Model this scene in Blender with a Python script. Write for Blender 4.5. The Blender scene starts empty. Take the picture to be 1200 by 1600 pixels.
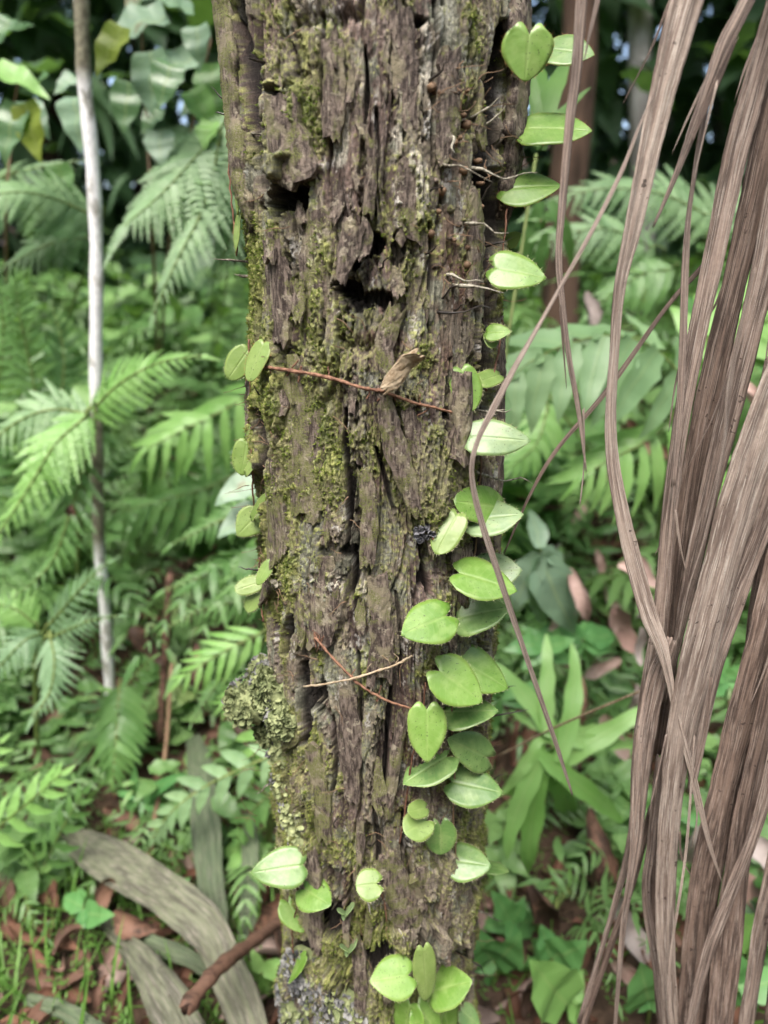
import bpy, math, random
import numpy as np
from mathutils import Vector, Matrix

random.seed(7)
rng = np.random.default_rng(11)
SC = bpy.context.scene
COL = SC.collection

# ------------------------------------------------------------------ camera
CAM_H = 0.80
PITCH = math.radians(17.5)
TANV = 0.73                      # tan of half the vertical field of view
K = TANV / 800.0
CO, SI = math.cos(PITCH), math.sin(PITCH)
cam_data = bpy.data.cameras.new('camera')
cam = bpy.data.objects.new('camera', cam_data)
COL.objects.link(cam)
cam.location = (0, 0, CAM_H)
cam.rotation_euler = (math.radians(90) - PITCH, 0, 0)
cam_data.sensor_fit = 'VERTICAL'
cam_data.sensor_height = 36
cam_data.lens = 18 / TANV
cam_data.clip_start = 0.02
cam_data.clip_end = 200
cam_data.dof.use_dof = True
cam_data.dof.focus_distance = 0.445
cam_data.dof.aperture_fstop = 4.6
SC.camera = cam

# ------------------------------------------------------------------ light
SUN_EL, SUN_AZ = math.radians(62), math.radians(200)   # azimuth clockwise from +Y
world = bpy.data.worlds.new('World')
SC.world = world
world.use_nodes = True
wn = world.node_tree
wn.nodes.clear()
sky = wn.nodes.new('ShaderNodeTexSky')
sky.sky_type = 'NISHITA'
sky.sun_disc = False
sky.sun_elevation = SUN_EL
sky.sun_rotation = SUN_AZ
sky.air_density = 1.0
sky.dust_density = 5.0
sky.ozone_density = 1.0
bg = wn.nodes.new('ShaderNodeBackground')
bg.inputs['Strength'].default_value = 0.15
wo = wn.nodes.new('ShaderNodeOutputWorld')
wn.links.new(sky.outputs[0], bg.inputs[0])
wn.links.new(bg.outputs[0], wo.inputs[0])
sun_data = bpy.data.lights.new('sun', 'SUN')
sun_data.energy = 1.5
sun_data.angle = math.radians(35)
sun_data.color = (1.0, 0.98, 0.95)
sun = bpy.data.objects.new('sun', sun_data)
COL.objects.link(sun)
sd = Vector((math.sin(SUN_AZ) * math.cos(SUN_EL), math.cos(SUN_AZ) * math.cos(SUN_EL), math.sin(SUN_EL)))
sun.rotation_euler = (-sd).to_track_quat('-Z', 'Y').to_euler()
SC.view_settings.view_transform = 'Standard'
SC.view_settings.look = 'None'
SC.view_settings.exposure = 1.72
SC.view_settings.gamma = 1.0
SC.view_settings.use_curve_mapping = False

# ------------------------------------------------------------------ helpers
def PY(px, py, Y):
    """point on the vertical plane y = Y that is seen at photo position px, py"""
    t = (py - 800) * K
    d = Y / (CO - t * SI)
    return Vector(((px - 600) * K * d, Y, CAM_H - d * (SI + t * CO)))

def ground_z(x, y):
    a = 0.26 * max(0.0, y - 0.85)
    a -= 0.10 * max(0.0, y - 4.5)
    a += 0.05 * max(0.0, y - 1.0) * math.tanh(x)
    return a - .04 + 0.018 * math.sin(x * 7 + 1.3) * math.cos(y * 6) + 0.012 * math.sin(x * 17 + y * 13)

def GP(px, py):
    """point on the ground that is seen at photo position px, py"""
    lo, hi = 0.15, 12.0
    for _ in range(40):
        m = (lo + hi) / 2
        p = PY(px, py, m)
        if p.z > ground_z(p.x, p.y): lo = m
        else: hi = m
    return PY(px, py, lo)

def GH(px, py, h):
    """distance at which the line of sight through px, py is h above the ground"""
    lo, hi = 0.15, 12.0
    for _ in range(40):
        m = (lo + hi) / 2
        p = PY(px, py, m)
        if p.z > ground_z(p.x, p.y) + h: lo = m
        else: hi = m
    return lo

def new_mesh(name, V, F, luv=None, col=None, smooth=True):
    me = bpy.data.meshes.new(name)
    V = np.asarray(V, dtype=np.float32)
    if isinstance(F, np.ndarray):
        n, k = F.shape
        me.vertices.add(len(V)); me.vertices.foreach_set('co', V.ravel())
        me.loops.add(n * k); me.loops.foreach_set('vertex_index', F.astype(np.int32).ravel())
        me.polygons.add(n)
        me.polygons.foreach_set('loop_start', np.arange(0, n * k, k, dtype=np.int32))
        me.polygons.foreach_set('loop_total', np.full(n, k, dtype=np.int32))
        me.update(calc_edges=True)
    else:
        me.from_pydata([tuple(v) for v in V.tolist()], [], F)
        me.update()
    if smooth:
        me.polygons.foreach_set('use_smooth', np.ones(len(me.polygons), dtype=bool))
    if luv is not None:
        a = me.attributes.new('luv', 'FLOAT_VECTOR', 'POINT')
        a.data.foreach_set('vector', np.asarray(luv, dtype=np.float32).ravel())
    if col is not None:
        a = me.attributes.new('col', 'FLOAT_COLOR', 'POINT')
        c = np.ones((len(V), 4), dtype=np.float32); c[:, :3] = col
        a.data.foreach_set('color', c.ravel())
    return me

def link(name, me, mat=None, parent=None, **props):
    o = bpy.data.objects.new(name, me)
    COL.objects.link(o)
    if mat is not None and me is not None and len(me.materials) == 0:
        me.materials.append(mat)
    if parent is not None: o.parent = parent
    for k, v in props.items(): o[k] = v
    return o

def thing(name, label, cat, loc=(0, 0, 0), group=None):
    o = link(name, None)
    o.location = loc
    o['label'] = label; o['category'] = cat
    if group: o['group'] = group
    return o

def catmull(pts, n):
    """resample a polyline of tuples of any size"""
    A = np.array(pts, dtype=float)
    if len(A) == 2:
        t = np.linspace(0, 1, n)[:, None]
        return A[0] * (1 - t) + A[1] * t
    B = np.vstack([2 * A[0] - A[1], A, 2 * A[-1] - A[-2]])
    out = []
    m = len(A) - 1
    for s in np.linspace(0, m, n):
        i = min(int(s), m - 1); t = s - i
        p0, p1, p2, p3 = B[i], B[i + 1], B[i + 2], B[i + 3]
        out.append(0.5 * ((2 * p1) + (-p0 + p2) * t + (2 * p0 - 5 * p1 + 4 * p2 - p3) * t * t + (-p0 + 3 * p1 - 3 * p2 + p3) * t ** 3))
    return np.array(out)

def tube(pts, radii, ns=6, rough=0.0):
    """verts and faces of a tapering tube"""
    P = np.array(pts, dtype=float); n = len(P)
    R = np.broadcast_to(np.array(radii, dtype=float), (n,))
    T = np.gradient(P, axis=0); T /= np.linalg.norm(T, axis=1)[:, None] + 1e-12
    ref = np.array([0.31, 0.9, 0.2])
    V, F, L = [], [], []
    for i in range(n):
        a = np.cross(T[i], ref); a /= np.linalg.norm(a) + 1e-12
        b = np.cross(T[i], a)
        for j in range(ns):
            th = 2 * math.pi * j / ns
            r = R[i] * (1 + rough * (random.random() - .5))
            V.append(P[i] + r * (a * math.cos(th) + b * math.sin(th)))
            L.append((i / (n - 1), j / ns * 2 - 1, 0))
    for i in range(n - 1):
        for j in range(ns):
            k = (j + 1) % ns
            F.append((i * ns + j, i * ns + k, (i + 1) * ns + k, (i + 1) * ns + j))
    F.append(tuple(range(ns))[::-1]); F.append(tuple(range((n - 1) * ns, n * ns)))
    return np.array(V), F, np.array(L)

class Acc:
    """collects pieces of one mesh"""
    def __init__(s): s.V, s.F, s.L, s.n = [], [], [], 0
    def add(s, V, F, L):
        V = np.asarray(V)
        s.V.append(V); s.L.append(np.asarray(L))
        n = s.n
        if isinstance(F, np.ndarray): s.F.append(F + n)
        else: s.F.extend([tuple(i + n for i in f) for f in F])
        s.n += len(V)
    def mesh(s, name, smooth=True):
        F = np.vstack(s.F) if isinstance(s.F[0], np.ndarray) else s.F
        return new_mesh(name, np.vstack(s.V), F, np.vstack(s.L), smooth=smooth)

def frame(pos, x, n, sc=1.0, sy=1.0):
    """matrix with X along x, Z near n"""
    x = Vector(x).normalized(); n = Vector(n)
    y = n.cross(x)
    if y.length < 1e-6: y = Vector((0.1, 1, 0)).cross(x)
    y.normalize(); z = x.cross(y)
    M = Matrix(((x.x * sc, y.x * sc * sy, z.x * sc, pos[0]), (x.y * sc, y.y * sc * sy, z.y * sc, pos[1]),
                (x.z * sc, y.z * sc * sy, z.z * sc, pos[2]), (0, 0, 0, 1)))
    return M

# ---- numpy value noise
_perm = rng.random(65536)
def _lat(ix, iy, seed):
    h = (ix.astype(np.int64) * 73856093) ^ (iy.astype(np.int64) * 19349663) ^ (seed * 83492791)
    h = (h ^ (h >> 13)) * 1274126177
    return _perm[(h ^ (h >> 16)) & 65535]
def vnoise(x, y, seed=0):
    ix, iy = np.floor(x), np.floor(y)
    fx, fy = x - ix, y - iy
    fx = fx * fx * fx * (fx * (fx * 6 - 15) + 10); fy = fy * fy * fy * (fy * (fy * 6 - 15) + 10)
    a, b = _lat(ix, iy, seed), _lat(ix + 1, iy, seed)
    c, d = _lat(ix, iy + 1, seed), _lat(ix + 1, iy + 1, seed)
    return (a * (1 - fx) + b * fx) * (1 - fy) + (c * (1 - fx) + d * fx) * fy
def fbm(x, y, seed=0, octv=4, gain=.5):
    s, a, t = 0, 1, 0
    for o in range(octv):
        s = s + a * vnoise(x * 2 ** o + 17.3 * o, y * 2 ** o + 5.1 * o, seed + o * 7); t += a; a *= gain
    return s / t
def sstep(a, b, x):
    t = np.clip((x - a) / (b - a), 0, 1)
    return t * t * (3 - 2 * t)

# ------------------------------------------------------------------ materials
class NT:
    def __init__(s, name):
        s.m = bpy.data.materials.new(name); s.m.use_nodes = True
        s.t = s.m.node_tree; s.t.nodes.clear()
        s.out = s.n('ShaderNodeOutputMaterial')
    def n(s, typ, **kw):
        x = s.t.nodes.new(typ)
        for k, v in kw.items(): setattr(x, k, v)
        return x
    def l(s, a, b): s.t.links.new(a, b)
    def setin(s, sock, v):
        if hasattr(v, 'is_output'): s.l(v, sock)
        else: sock.default_value = v
    def math(s, op, a, b=0.0, clamp=False):
        x = s.n('ShaderNodeMath', operation=op, use_clamp=clamp)
        s.setin(x.inputs[0], a); s.setin(x.inputs[1], b)
        return x.outputs[0]
    def mix(s, f, a, b, mode='MIX'):
        x = s.n('ShaderNodeMix', data_type='RGBA', blend_type=mode)
        s.setin(x.inputs[0], f)
        s.setin(x.inputs[6], a if hasattr(a, 'is_output') else (*a, 1)); s.setin(x.inputs[7], b if hasattr(b, 'is_output') else (*b, 1))
        return x.outputs[2]
    def noise(s, vec, scale, detail=3, rough=.55):
        x = s.n('ShaderNodeTexNoise'); x.inputs['Scale'].default_value = scale
        x.inputs['Detail'].default_value = detail; x.inputs['Roughness'].default_value = rough
        if vec is not None: s.l(vec, x.inputs['Vector'])
        return x.outputs['Fac']
    def ramp(s, f, lo, hi):
        x = s.n('ShaderNodeMapRange', interpolation_type='SMOOTHSTEP')
        s.setin(x.inputs['Value'], f); x.inputs['From Min'].default_value = lo; x.inputs['From Max'].default_value = hi
        return x.outputs['Result']
    def bsdf(s, col, rough, spec=.5, bump=None, bstr=.3, bdist=.001, transl=0.0, tcol=None, coat=0.0):
        p = s.n('ShaderNodeBsdfPrincipled')
        s.setin(p.inputs['Base Color'], col if hasattr(col, 'is_output') else (*col, 1))
        s.setin(p.inputs['Roughness'], rough)
        s.setin(p.inputs['Specular IOR Level'], spec)
        if coat: p.inputs['Coat Weight'].default_value = coat; p.inputs['Coat Roughness'].default_value = .22
        b = None
        if bump is not None:
            b = s.n('ShaderNodeBump'); b.inputs['Strength'].default_value = bstr; b.inputs['Distance'].default_value = bdist
            s.l(bump, b.inputs['Height']); s.l(b.outputs[0], p.inputs['Normal'])
        if transl > 0:
            t = s.n('ShaderNodeBsdfTranslucent'); tc = tcol if tcol is not None else col
            s.setin(t.inputs['Color'], tc if hasattr(tc, 'is_output') else (*tc, 1))
            if b: s.l(b.outputs[0], t.inputs['Normal'])
            m = s.n('ShaderNodeMixShader'); m.inputs[0].default_value = transl
            s.l(p.outputs[0], m.inputs[1]); s.l(t.outputs[0], m.inputs[2]); s.l(m.outputs[0], s.out.inputs[0])
        else: s.l(p.outputs[0], s.out.inputs[0])
        return s.m

def leaf_mat(name, c1, c2, rough=.42, spec=.5, transl=.3, vein=.25, specks=0.0, scale=60, tint=(.25, .5, .05), brown=0.0, coat=0.0, side=0.0):
    s = NT(name)
    at = s.n('ShaderNodeAttribute', attribute_name='luv')
    sep = s.n('ShaderNodeSeparateXYZ'); s.l(at.outputs['Vector'], sep.inputs[0])
    u, v, r = sep.outputs
    oi = s.n('ShaderNodeObjectInfo')
    rr = s.math('FRACT', s.math('ADD', oi.outputs['Random'], r))
    geo = s.n('ShaderNodeNewGeometry')
    nz = s.noise(geo.outputs['Position'], scale, 3)
    f = s.math('ADD', s.math('MULTIPLY', rr, .7), s.math('MULTIPLY', s.math('SUBTRACT', nz, .35), .9), True)
    c = s.mix(f, c1, c2)
    av = s.math('ABSOLUTE', v)
    if vein:
        rib = s.math('SUBTRACT', 1.0, s.ramp(av, .03, .11))
        # side veins slanting towards the tip
        w = s.math('SINE', s.math('MULTIPLY', s.math('SUBTRACT', u, s.math('MULTIPLY', av, .22)), 62.0))
        sv = s.math('MULTIPLY', s.ramp(w, .8, 1.0), side)
        rib = s.math('MAXIMUM', rib, sv)
        c = s.mix(s.math('MULTIPLY', rib, vein), c, (.42, .5, .2))
    if brown:
        nb = s.noise(geo.outputs['Position'], scale * .5, 4, .65)
        c = s.mix(s.math('MULTIPLY', s.ramp(nb, .64, .7), brown), c, (.16, .09, .03))
    if specks:
        big = s.noise(geo.outputs['Position'], 130, 2)
        c = s.mix(s.math('MULTIPLY', s.ramp(big, .4, .7), .35), c, s.mix(.6, c, (.42, .52, .2)))
        c = s.mix(s.math('MULTIPLY', s.ramp(av, .8, 1.0), .3), c, s.mix(.5, c, (.30, .30, .06)))
        sp = s.noise(geo.outputs['Position'], 760, 1)
        n2 = s.noise(geo.outputs['Position'], 45, 2)
        c = s.mix(s.math('MULTIPLY', s.math('MULTIPLY', s.ramp(sp, .665, .72), s.ramp(n2, .38, .58)), specks), c, (.035, .045, .02))
    tc = s.mix(.5, c, tint)
    bh = s.math('ADD', s.noise(geo.outputs['Position'], scale * 3, 2), s.math('MULTIPLY', s.ramp(av, .0, .12), .8 if vein > .08 else .12))
    return s.bsdf(c, s.math('ADD', rough - .1, s.math('MULTIPLY', nz, .25)), spec, bh, .25, .002, transl, tc, coat)

def bark_mat():
    s = NT('bark_fibrous')
    at = s.n('ShaderNodeAttribute', attribute_name='col')
    geo = s.n('ShaderNodeNewGeometry')
    mp = s.n('ShaderNodeMapping'); mp.inputs['Scale'].default_value = (1, 1, .12)
    s.l(geo.outputs['Position'], mp.inputs[0])
    fib = s.noise(mp.outputs[0], 900, 4, .65)
    gr = s.noise(geo.outputs['Position'], 1300, 3, .7)
    f = s.math('MULTIPLY', s.math('ADD', s.math('MULTIPLY', fib, 1.9), .05), s.math('ADD', s.math('MULTIPLY', gr, 1.5), .25))
    cc = s.n('ShaderNodeCombineColor')
    for i in range(3): s.l(f, cc.inputs[i])
    c = s.mix(1.0, at.outputs['Color'], cc.outputs[0], 'MULTIPLY')
    h = s.math('ADD', fib, gr)
    return s.bsdf(c, .75, .35, h, .9, .0016)

def bark_piece_mat():
    s = NT('bark_loose')
    geo = s.n('ShaderNodeNewGeometry'); oi = s.n('ShaderNodeObjectInfo')
    mp = s.n('ShaderNodeMapping'); mp.inputs['Scale'].default_value = (1, 1, .2)
    s.l(geo.outputs['Position'], mp.inputs[0])
    fib = s.noise(mp.outputs[0], 500, 5, .7)
    big = s.noise(geo.outputs['Position'], 55, 4, .6)
    gr = s.noise(geo.outputs['Position'], 1100, 3, .7)
    c = s.mix(s.ramp(fib, .38, .66), (.045, .031, .026), (.27, .215, .175))
    c = s.mix(s.math('MULTIPLY', s.ramp(big, .52, .62), .75), c, (.30, .265, .17))
    c = s.mix(s.math('MULTIPLY', s.ramp(s.noise(geo.outputs['Position'], 170, 5, .65), .56, .66), .7), c, (.46, .41, .31))
    m = s.math('ADD', s.noise(geo.outputs['Position'], 90, 4, .6), s.math('MULTIPLY', s.math('SUBTRACT', oi.outputs['Random'], .5), .25))
    c = s.mix(s.math('MULTIPLY', s.ramp(m, .5, .62), s.ramp(gr, .38, .58)), c, (.17, .185, .055))
    return s.bsdf(c, .78, .35, s.math('ADD', fib, gr), 1.0, .002)

def plain_mat(name, c1, c2, scale=60, rough=.7, spec=.3, stretch=None, transl=0.0, lo=.35, hi=.65, bstr=.4, bdist=.001, coat=0.0):
    s = NT(name)
    geo = s.n('ShaderNodeNewGeometry'); vec = geo.outputs['Position']
    if stretch:
        mp = s.n('ShaderNodeMapping'); mp.inputs['Scale'].default_value = stretch; s.l(vec, mp.inputs[0]); vec = mp.outputs[0]
    oi = s.n('ShaderNodeObjectInfo')
    nz = s.noise(vec, scale, 5, .62)
    f = s.math('ADD', nz, s.math('MULTIPLY', s.math('SUBTRACT', oi.outputs['Random'], .5), .22))
    return s.bsdf(s.mix(s.ramp(f, lo, hi), c1, c2), rough, spec, nz, bstr, bdist, transl, None, coat)

def dry_mat(name, dark, mid, light, speck=.8):
    """dead palm leaf: long fibres along the piece"""
    s = NT(name)
    at = s.n('ShaderNodeAttribute', attribute_name='luv')
    sep = s.n('ShaderNodeSeparateXYZ'); s.l(at.outputs['Vector'], sep.inputs[0])
    oi = s.n('ShaderNodeObjectInfo'); geo = s.n('ShaderNodeNewGeometry')
    def vec(su, sv):
        c = s.n('ShaderNodeCombineXYZ')
        s.l(s.math('MULTIPLY', sep.outputs[0], su), c.inputs[0]); s.l(s.math('MULTIPLY', sep.outputs[1], sv), c.inputs[1])
        s.l(s.math('MULTIPLY', s.math('ADD', oi.outputs['Random'], sep.outputs[2]), 37.0), c.inputs[2])
        return c.outputs[0]
    a = s.noise(vec(5, 3.0), 1.0, 4, .6)
    b = s.noise(vec(9, 15), 1.0, 3, .65)
    g = s.noise(geo.outputs['Position'], 420, 4, .7)
    c = s.mix(s.ramp(a, .38, .62), dark, mid)
    c = s.mix(s.math('MULTIPLY', s.ramp(b, .5, .66), .8), c, light)
    c = s.mix(s.math('MULTIPLY', s.ramp(b, .46, .30), .55), c, dark)
    rv = s.math('ADD', .8, s.math('MULTIPLY', oi.outputs['Random'], .42))
    rv = s.math('MULTIPLY', rv, s.math('ADD', .7, s.math('MULTIPLY', g, .6)))
    cc = s.n('ShaderNodeCombineColor')
    for i in range(3): s.l(rv, cc.inputs[i])
    c = s.mix(1.0, c, cc.outputs[0], 'MULTIPLY')
    sp = s.noise(geo.outputs['Position'], 210, 2)
    n2 = s.noise(geo.outputs['Position'], 22, 2)
    c = s.mix(s.math('MULTIPLY', s.math('MULTIPLY', s.ramp(sp, .66, .72), s.ramp(n2, .45, .6)), speck), c, (.035, .022, .018))
    return s.bsdf(c, .72, .35, s.math('ADD', b, s.math('MULTIPLY', g, .5)), .55, .0015, .08)

M = {}
M['bark'] = bark_mat()
M['piece'] = bark_piece_mat()
M['creeper'] = leaf_mat('creeper_leaf', (.105, .225, .028), (.195, .335, .07), .38, .5, .22, .16, .8, 45, coat=.25, side=.45)
M['creeper_dull'] = leaf_mat('creeper_leaf_matt', (.085, .18, .042), (.15, .265, .08), .38, .5, .2, .16, .9, 45, coat=.22, side=.45)
M['creeper_spot'] = leaf_mat('creeper_leaf_spotted', (.135, .225, .09), (.21, .305, .15), .40, .5, .2, .14, 1.0, 45, coat=.15, side=.4)
M['creeper_yellow'] = leaf_mat('creeper_leaf_yellow', (.165, .27, .055), (.24, .335, .10), .40, .5, .3, .14, .8, 45, coat=.15, side=.4, brown=.3)
M['hair'] = plain_mat('leaf_hair', (.55, .55, .30), (.62, .6, .38), 50, .6, .3)
M['rust'] = plain_mat('leaf_hair_rust', (.30, .14, .05), (.42, .22, .09), 50, .6, .3)
M['dry'] = dry_mat('dead_palm', (.095, .068, .056), (.285, .215, .178), (.47, .405, .355))
M['dry_pale'] = dry_mat('dead_palm_pale', (.16, .118, .097), (.35, .28, .235), (.54, .48, .42))
M['dry_dark'] = dry_mat('dead_palm_dark', (.06, .041, .033), (.195, .138, .11), (.34, .27, .23))
M['strap'] = dry_mat('dead_strap', (.055, .08, .042), (.10, .135, .072), (.16, .16, .12), .5)
M['strap_grey'] = dry_mat('dead_strap_grey', (.065, .065, .046), (.12, .13, .082), (.205, .185, .155), .8)
M['fern'] = leaf_mat('fern_mid', (.08, .185, .05), (.145, .285, .085), .42, .5, .3, .15, 0, 30, brown=.25)
M['fern_pale'] = leaf_mat('fern_pale', (.16, .28, .13), (.25, .385, .19), .45, .5, .3, .15, 0, 25)
M['fern_bright'] = leaf_mat('fern_bright', (.165, .35, .08), (.275, .47, .155), .42, .5, .35, .15, 0, 25)
M['fern_grey'] = leaf_mat('fern_greygreen', (.14, .25, .125), (.21, .34, .18), .46, .5, .3, .15, 0, 25)
M['fern_dark'] = leaf_mat('fern_dark', (.03, .085, .025), (.065, .15, .045), .5, .4, .3, .2, 0, 25)
M['broad'] = leaf_mat('broad_leaf', (.06, .14, .055), (.13, .23, .11), .36, .55, .25, .25, 0, 15, brown=.4, side=.5)
M['broad_pale'] = leaf_mat('broad_leaf_pale', (.15, .25, .16), (.24, .34, .24), .4, .5, .25, .25, 0, 15, brown=.7, side=.5)
M['broad_yellow'] = leaf_mat('broad_leaf_yellow', (.17, .22, .03), (.24, .30, .05), .45, .4, .4, .2, 0, 15, brown=.6)
M['herb'] = leaf_mat('herb_leaf', (.07, .20, .06), (.15, .34, .11), .4, .5, .3, .2, 0, 20)
M['grass'] = leaf_mat('grass_blade', (.06, .15, .025), (.14, .27, .055), .5, .4, .3, 0, 0, 20)
M['filler'] = leaf_mat('undergrowth_leaf', (.05, .13, .035), (.19, .325, .11), .44, .5, .3, .1, 0, 5, brown=.3)
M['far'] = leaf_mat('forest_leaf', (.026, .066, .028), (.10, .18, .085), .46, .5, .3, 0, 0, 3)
M['stem'] = plain_mat('green_stem', (.08, .13, .03), (.16, .2, .06), 80, .6)
M['stem_brown'] = plain_mat('brown_stem', (.10, .06, .035), (.2, .13, .08), 80, .7)
M['root'] = plain_mat('rust_root', (.10, .045, .028), (.25, .135, .085), 300, .75, bstr=.8)
M['twig'] = plain_mat('tan_twig', (.2, .14, .08), (.36, .29, .2), 300, .75, bstr=.8)
M['spine'] = plain_mat('black_spine', (.012, .01, .009), (.045, .035, .03), 300, .4, .5)
M['spine_pale'] = plain_mat('weathered_spine', (.07, .06, .042), (.32, .30, .24), 500, .7, .3)
M['moss'] = leaf_mat('moss', (.085, .125, .018), (.26, .28, .075), .7, .2, .3, 0, 0, 120)
M['lichen'] = plain_mat('lichen_crust', (.12, .145, .065), (.28, .31, .155), 160, .85, .2, bstr=.6)
M['lichen_grey'] = plain_mat('lichen_leafy_grey', (.05, .052, .055), (.22, .22, .21), 160, .8, .3, bstr=.6)
M['soil'] = plain_mat('soil', (.022, .015, .010), (.085, .055, .038), 25, .9, .2, bstr=1.0, bdist=.02)
M['litter'] = plain_mat('dead_leaf_red', (.045, .026, .018), (.17, .092, .062), 45, .7, .35, transl=.1, lo=.42, hi=.6, bstr=.8, bdist=.003)
M['litter_pink'] = plain_mat('dead_leaf_pink', (.22, .14, .115), (.46, .33, .29), 25, .75, .3, transl=.12)
M['litter_grey'] = plain_mat('dead_leaf_grey', (.2, .165, .15), (.36, .31, .29), 25, .75, .3, transl=.1)
M['stick'] = plain_mat('red_stick', (.035, .019, .013), (.12, .066, .045), 120, .75, stretch=(.3, 1, 1), bstr=.8)
M['cup'] = plain_mat('fungus_black', (.03, .03, .032), (.2, .2, .22), 400, .5)
M['cup_orange'] = plain_mat('fungus_orange', (.45, .16, .07), (.6, .25, .12), 300, .6)
M['treebark'] = plain_mat('tree_bark_red', (.03, .018, .012), (.10, .06, .042), 22, .85, stretch=(1, 1, .25), bstr=1, bdist=.01)
M['treepale'] = plain_mat('tree_bark_pale', (.2, .18, .17), (.42, .4, .39), 14, .85, stretch=(1, 1, .3), bstr=1, bdist=.01)

# ------------------------------------------------------------------ ground
def build_ground():
    xs = np.concatenate([np.linspace(-14, -2.2, 30), np.linspace(-2.1, 2.1, 180), np.linspace(2.2, 14, 30)])
    ys = np.concatenate([np.linspace(-8, -.1, 16), np.linspace(0, 3.2, 190), np.linspace(3.3, 24, 60)])
    X, Y = np.meshgrid(xs, ys)
    Z = np.vectorize(ground_z)(X, Y)
    Z = Z + (fbm(X * 9, Y * 9, 3, 5) - .5) * .05 + (fbm(X * 60, Y * 60, 9, 3) - .5) * .012
    V = np.stack([X, Y, Z], -1).reshape(-1, 3)
    nx, ny = len(xs), len(ys)
    i = np.arange(nx * ny).reshape(ny, nx)
    F = np.stack([i[:-1, :-1], i[:-1, 1:], i[1:, 1:], i[1:, :-1]], -1).reshape(-1, 4)
    link('ground', new_mesh('ground', V, F), M['soil'], kind='structure')
build_ground()

# ------------------------------------------------------------------ the trunk
TD = 0.496                       # distance of the trunk's axis
_edges = [(0, 350, 804), (100, 360, 806), (200, 368, 800), (300, 373, 795), (400, 384, 792), (500, 390, 784), (600, 393, 783),
          (700, 396, 782), (800, 405, 779), (900, 412, 776), (1000, 419, 770), (1100, 427, 762), (1200, 434, 755), (1300, 442, 750),
          (1400, 446, 744), (1500, 446, 740), (1600, 440, 746)]
_tz, _tc, _tr = [], [], []
for py, l, r in _edges:
    a, b = PY(l, py, TD), PY(r, py, TD)
    half = (b.x - a.x) / 2; d = TD / (CO - (py - 800) * K * SI)
    _tz.append(a.z); _tc.append((a.x + b.x) / 2); _tr.append(half / math.sqrt(1 + (half / d) ** 2) - .0025)
_tz, _tc, _tr = np.array(_tz[::-1]), np.array(_tc[::-1]), np.array(_tr[::-1])
def t_center(z): return np.interp(z, _tz, _tc)
def t_radius(z): return np.interp(z, _tz, _tr) + np.clip(.16 - np.asarray(z), 0, .3) * .10

def on_trunk(px, py):
    """point and normal on the undisplaced trunk seen at px, py (its rim when beside it)"""
    Y = TD - .08
    t = (py - 800) * K
    a = (px - 600) * K / (CO - t * SI)
    for _ in range(5):
        z = PY(px, py, Y).z
        c, r = float(t_center(z)), float(t_radius(z))
        A, B, C = a * a + 1, -2 * (a * c + TD), c * c + TD * TD - r * r
        disc = B * B - 4 * A * C
        Y = (-B - math.sqrt(disc)) / (2 * A) if disc > 0 else -B / (2 * A)
    p = PY(px, py, Y)
    n = Vector((p.x - c, p.y - TD, 0)).normalized()
    return p, n

def seg_dist(PX, PYY, pts):
    """distance in photo pixels to a polyline, and position along it 0..1"""
    best = np.full(PX.shape, 1e9); pos = np.zeros(PX.shape)
    m = len(pts) - 1
    for i in range(m):
        x0, y0 = pts[i][:2]; x1, y1 = pts[i + 1][:2]
        L2 = (x1 - x0) ** 2 + (y1 - y0) ** 2
        t = np.clip(((PX - x0) * (x1 - x0) + (PYY - y0) * (y1 - y0)) / L2, 0, 1)
        d = np.hypot(PX - x0 - t * (x1 - x0), PYY - y0 - t * (y1 - y0))
        k = d < best
        best = np.where(k, d, best); pos = np.where(k, (i + t) / m, pos)
    return best, pos

def voronoi(x, y, seed):
    ix, iy = np.floor(x), np.floor(y)
    f1 = np.full(x.shape, 9.); f2 = np.full(x.shape, 9.); idv = np.zeros(x.shape)
    for dx in (-1, 0, 1):
        for dy in (-1, 0, 1):
            cx, cy = ix + dx, iy + dy
            d = np.hypot(cx + _lat(cx, cy, seed) - x, cy + _lat(cx, cy, seed + 5) - y)
            k = d < f1
            f2 = np.where(k, f1, np.minimum(f2, d)); idv = np.where(k, _lat(cx, cy, seed + 9), idv); f1 = np.where(k, d, f1)
    return f1, f2, idv

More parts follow.
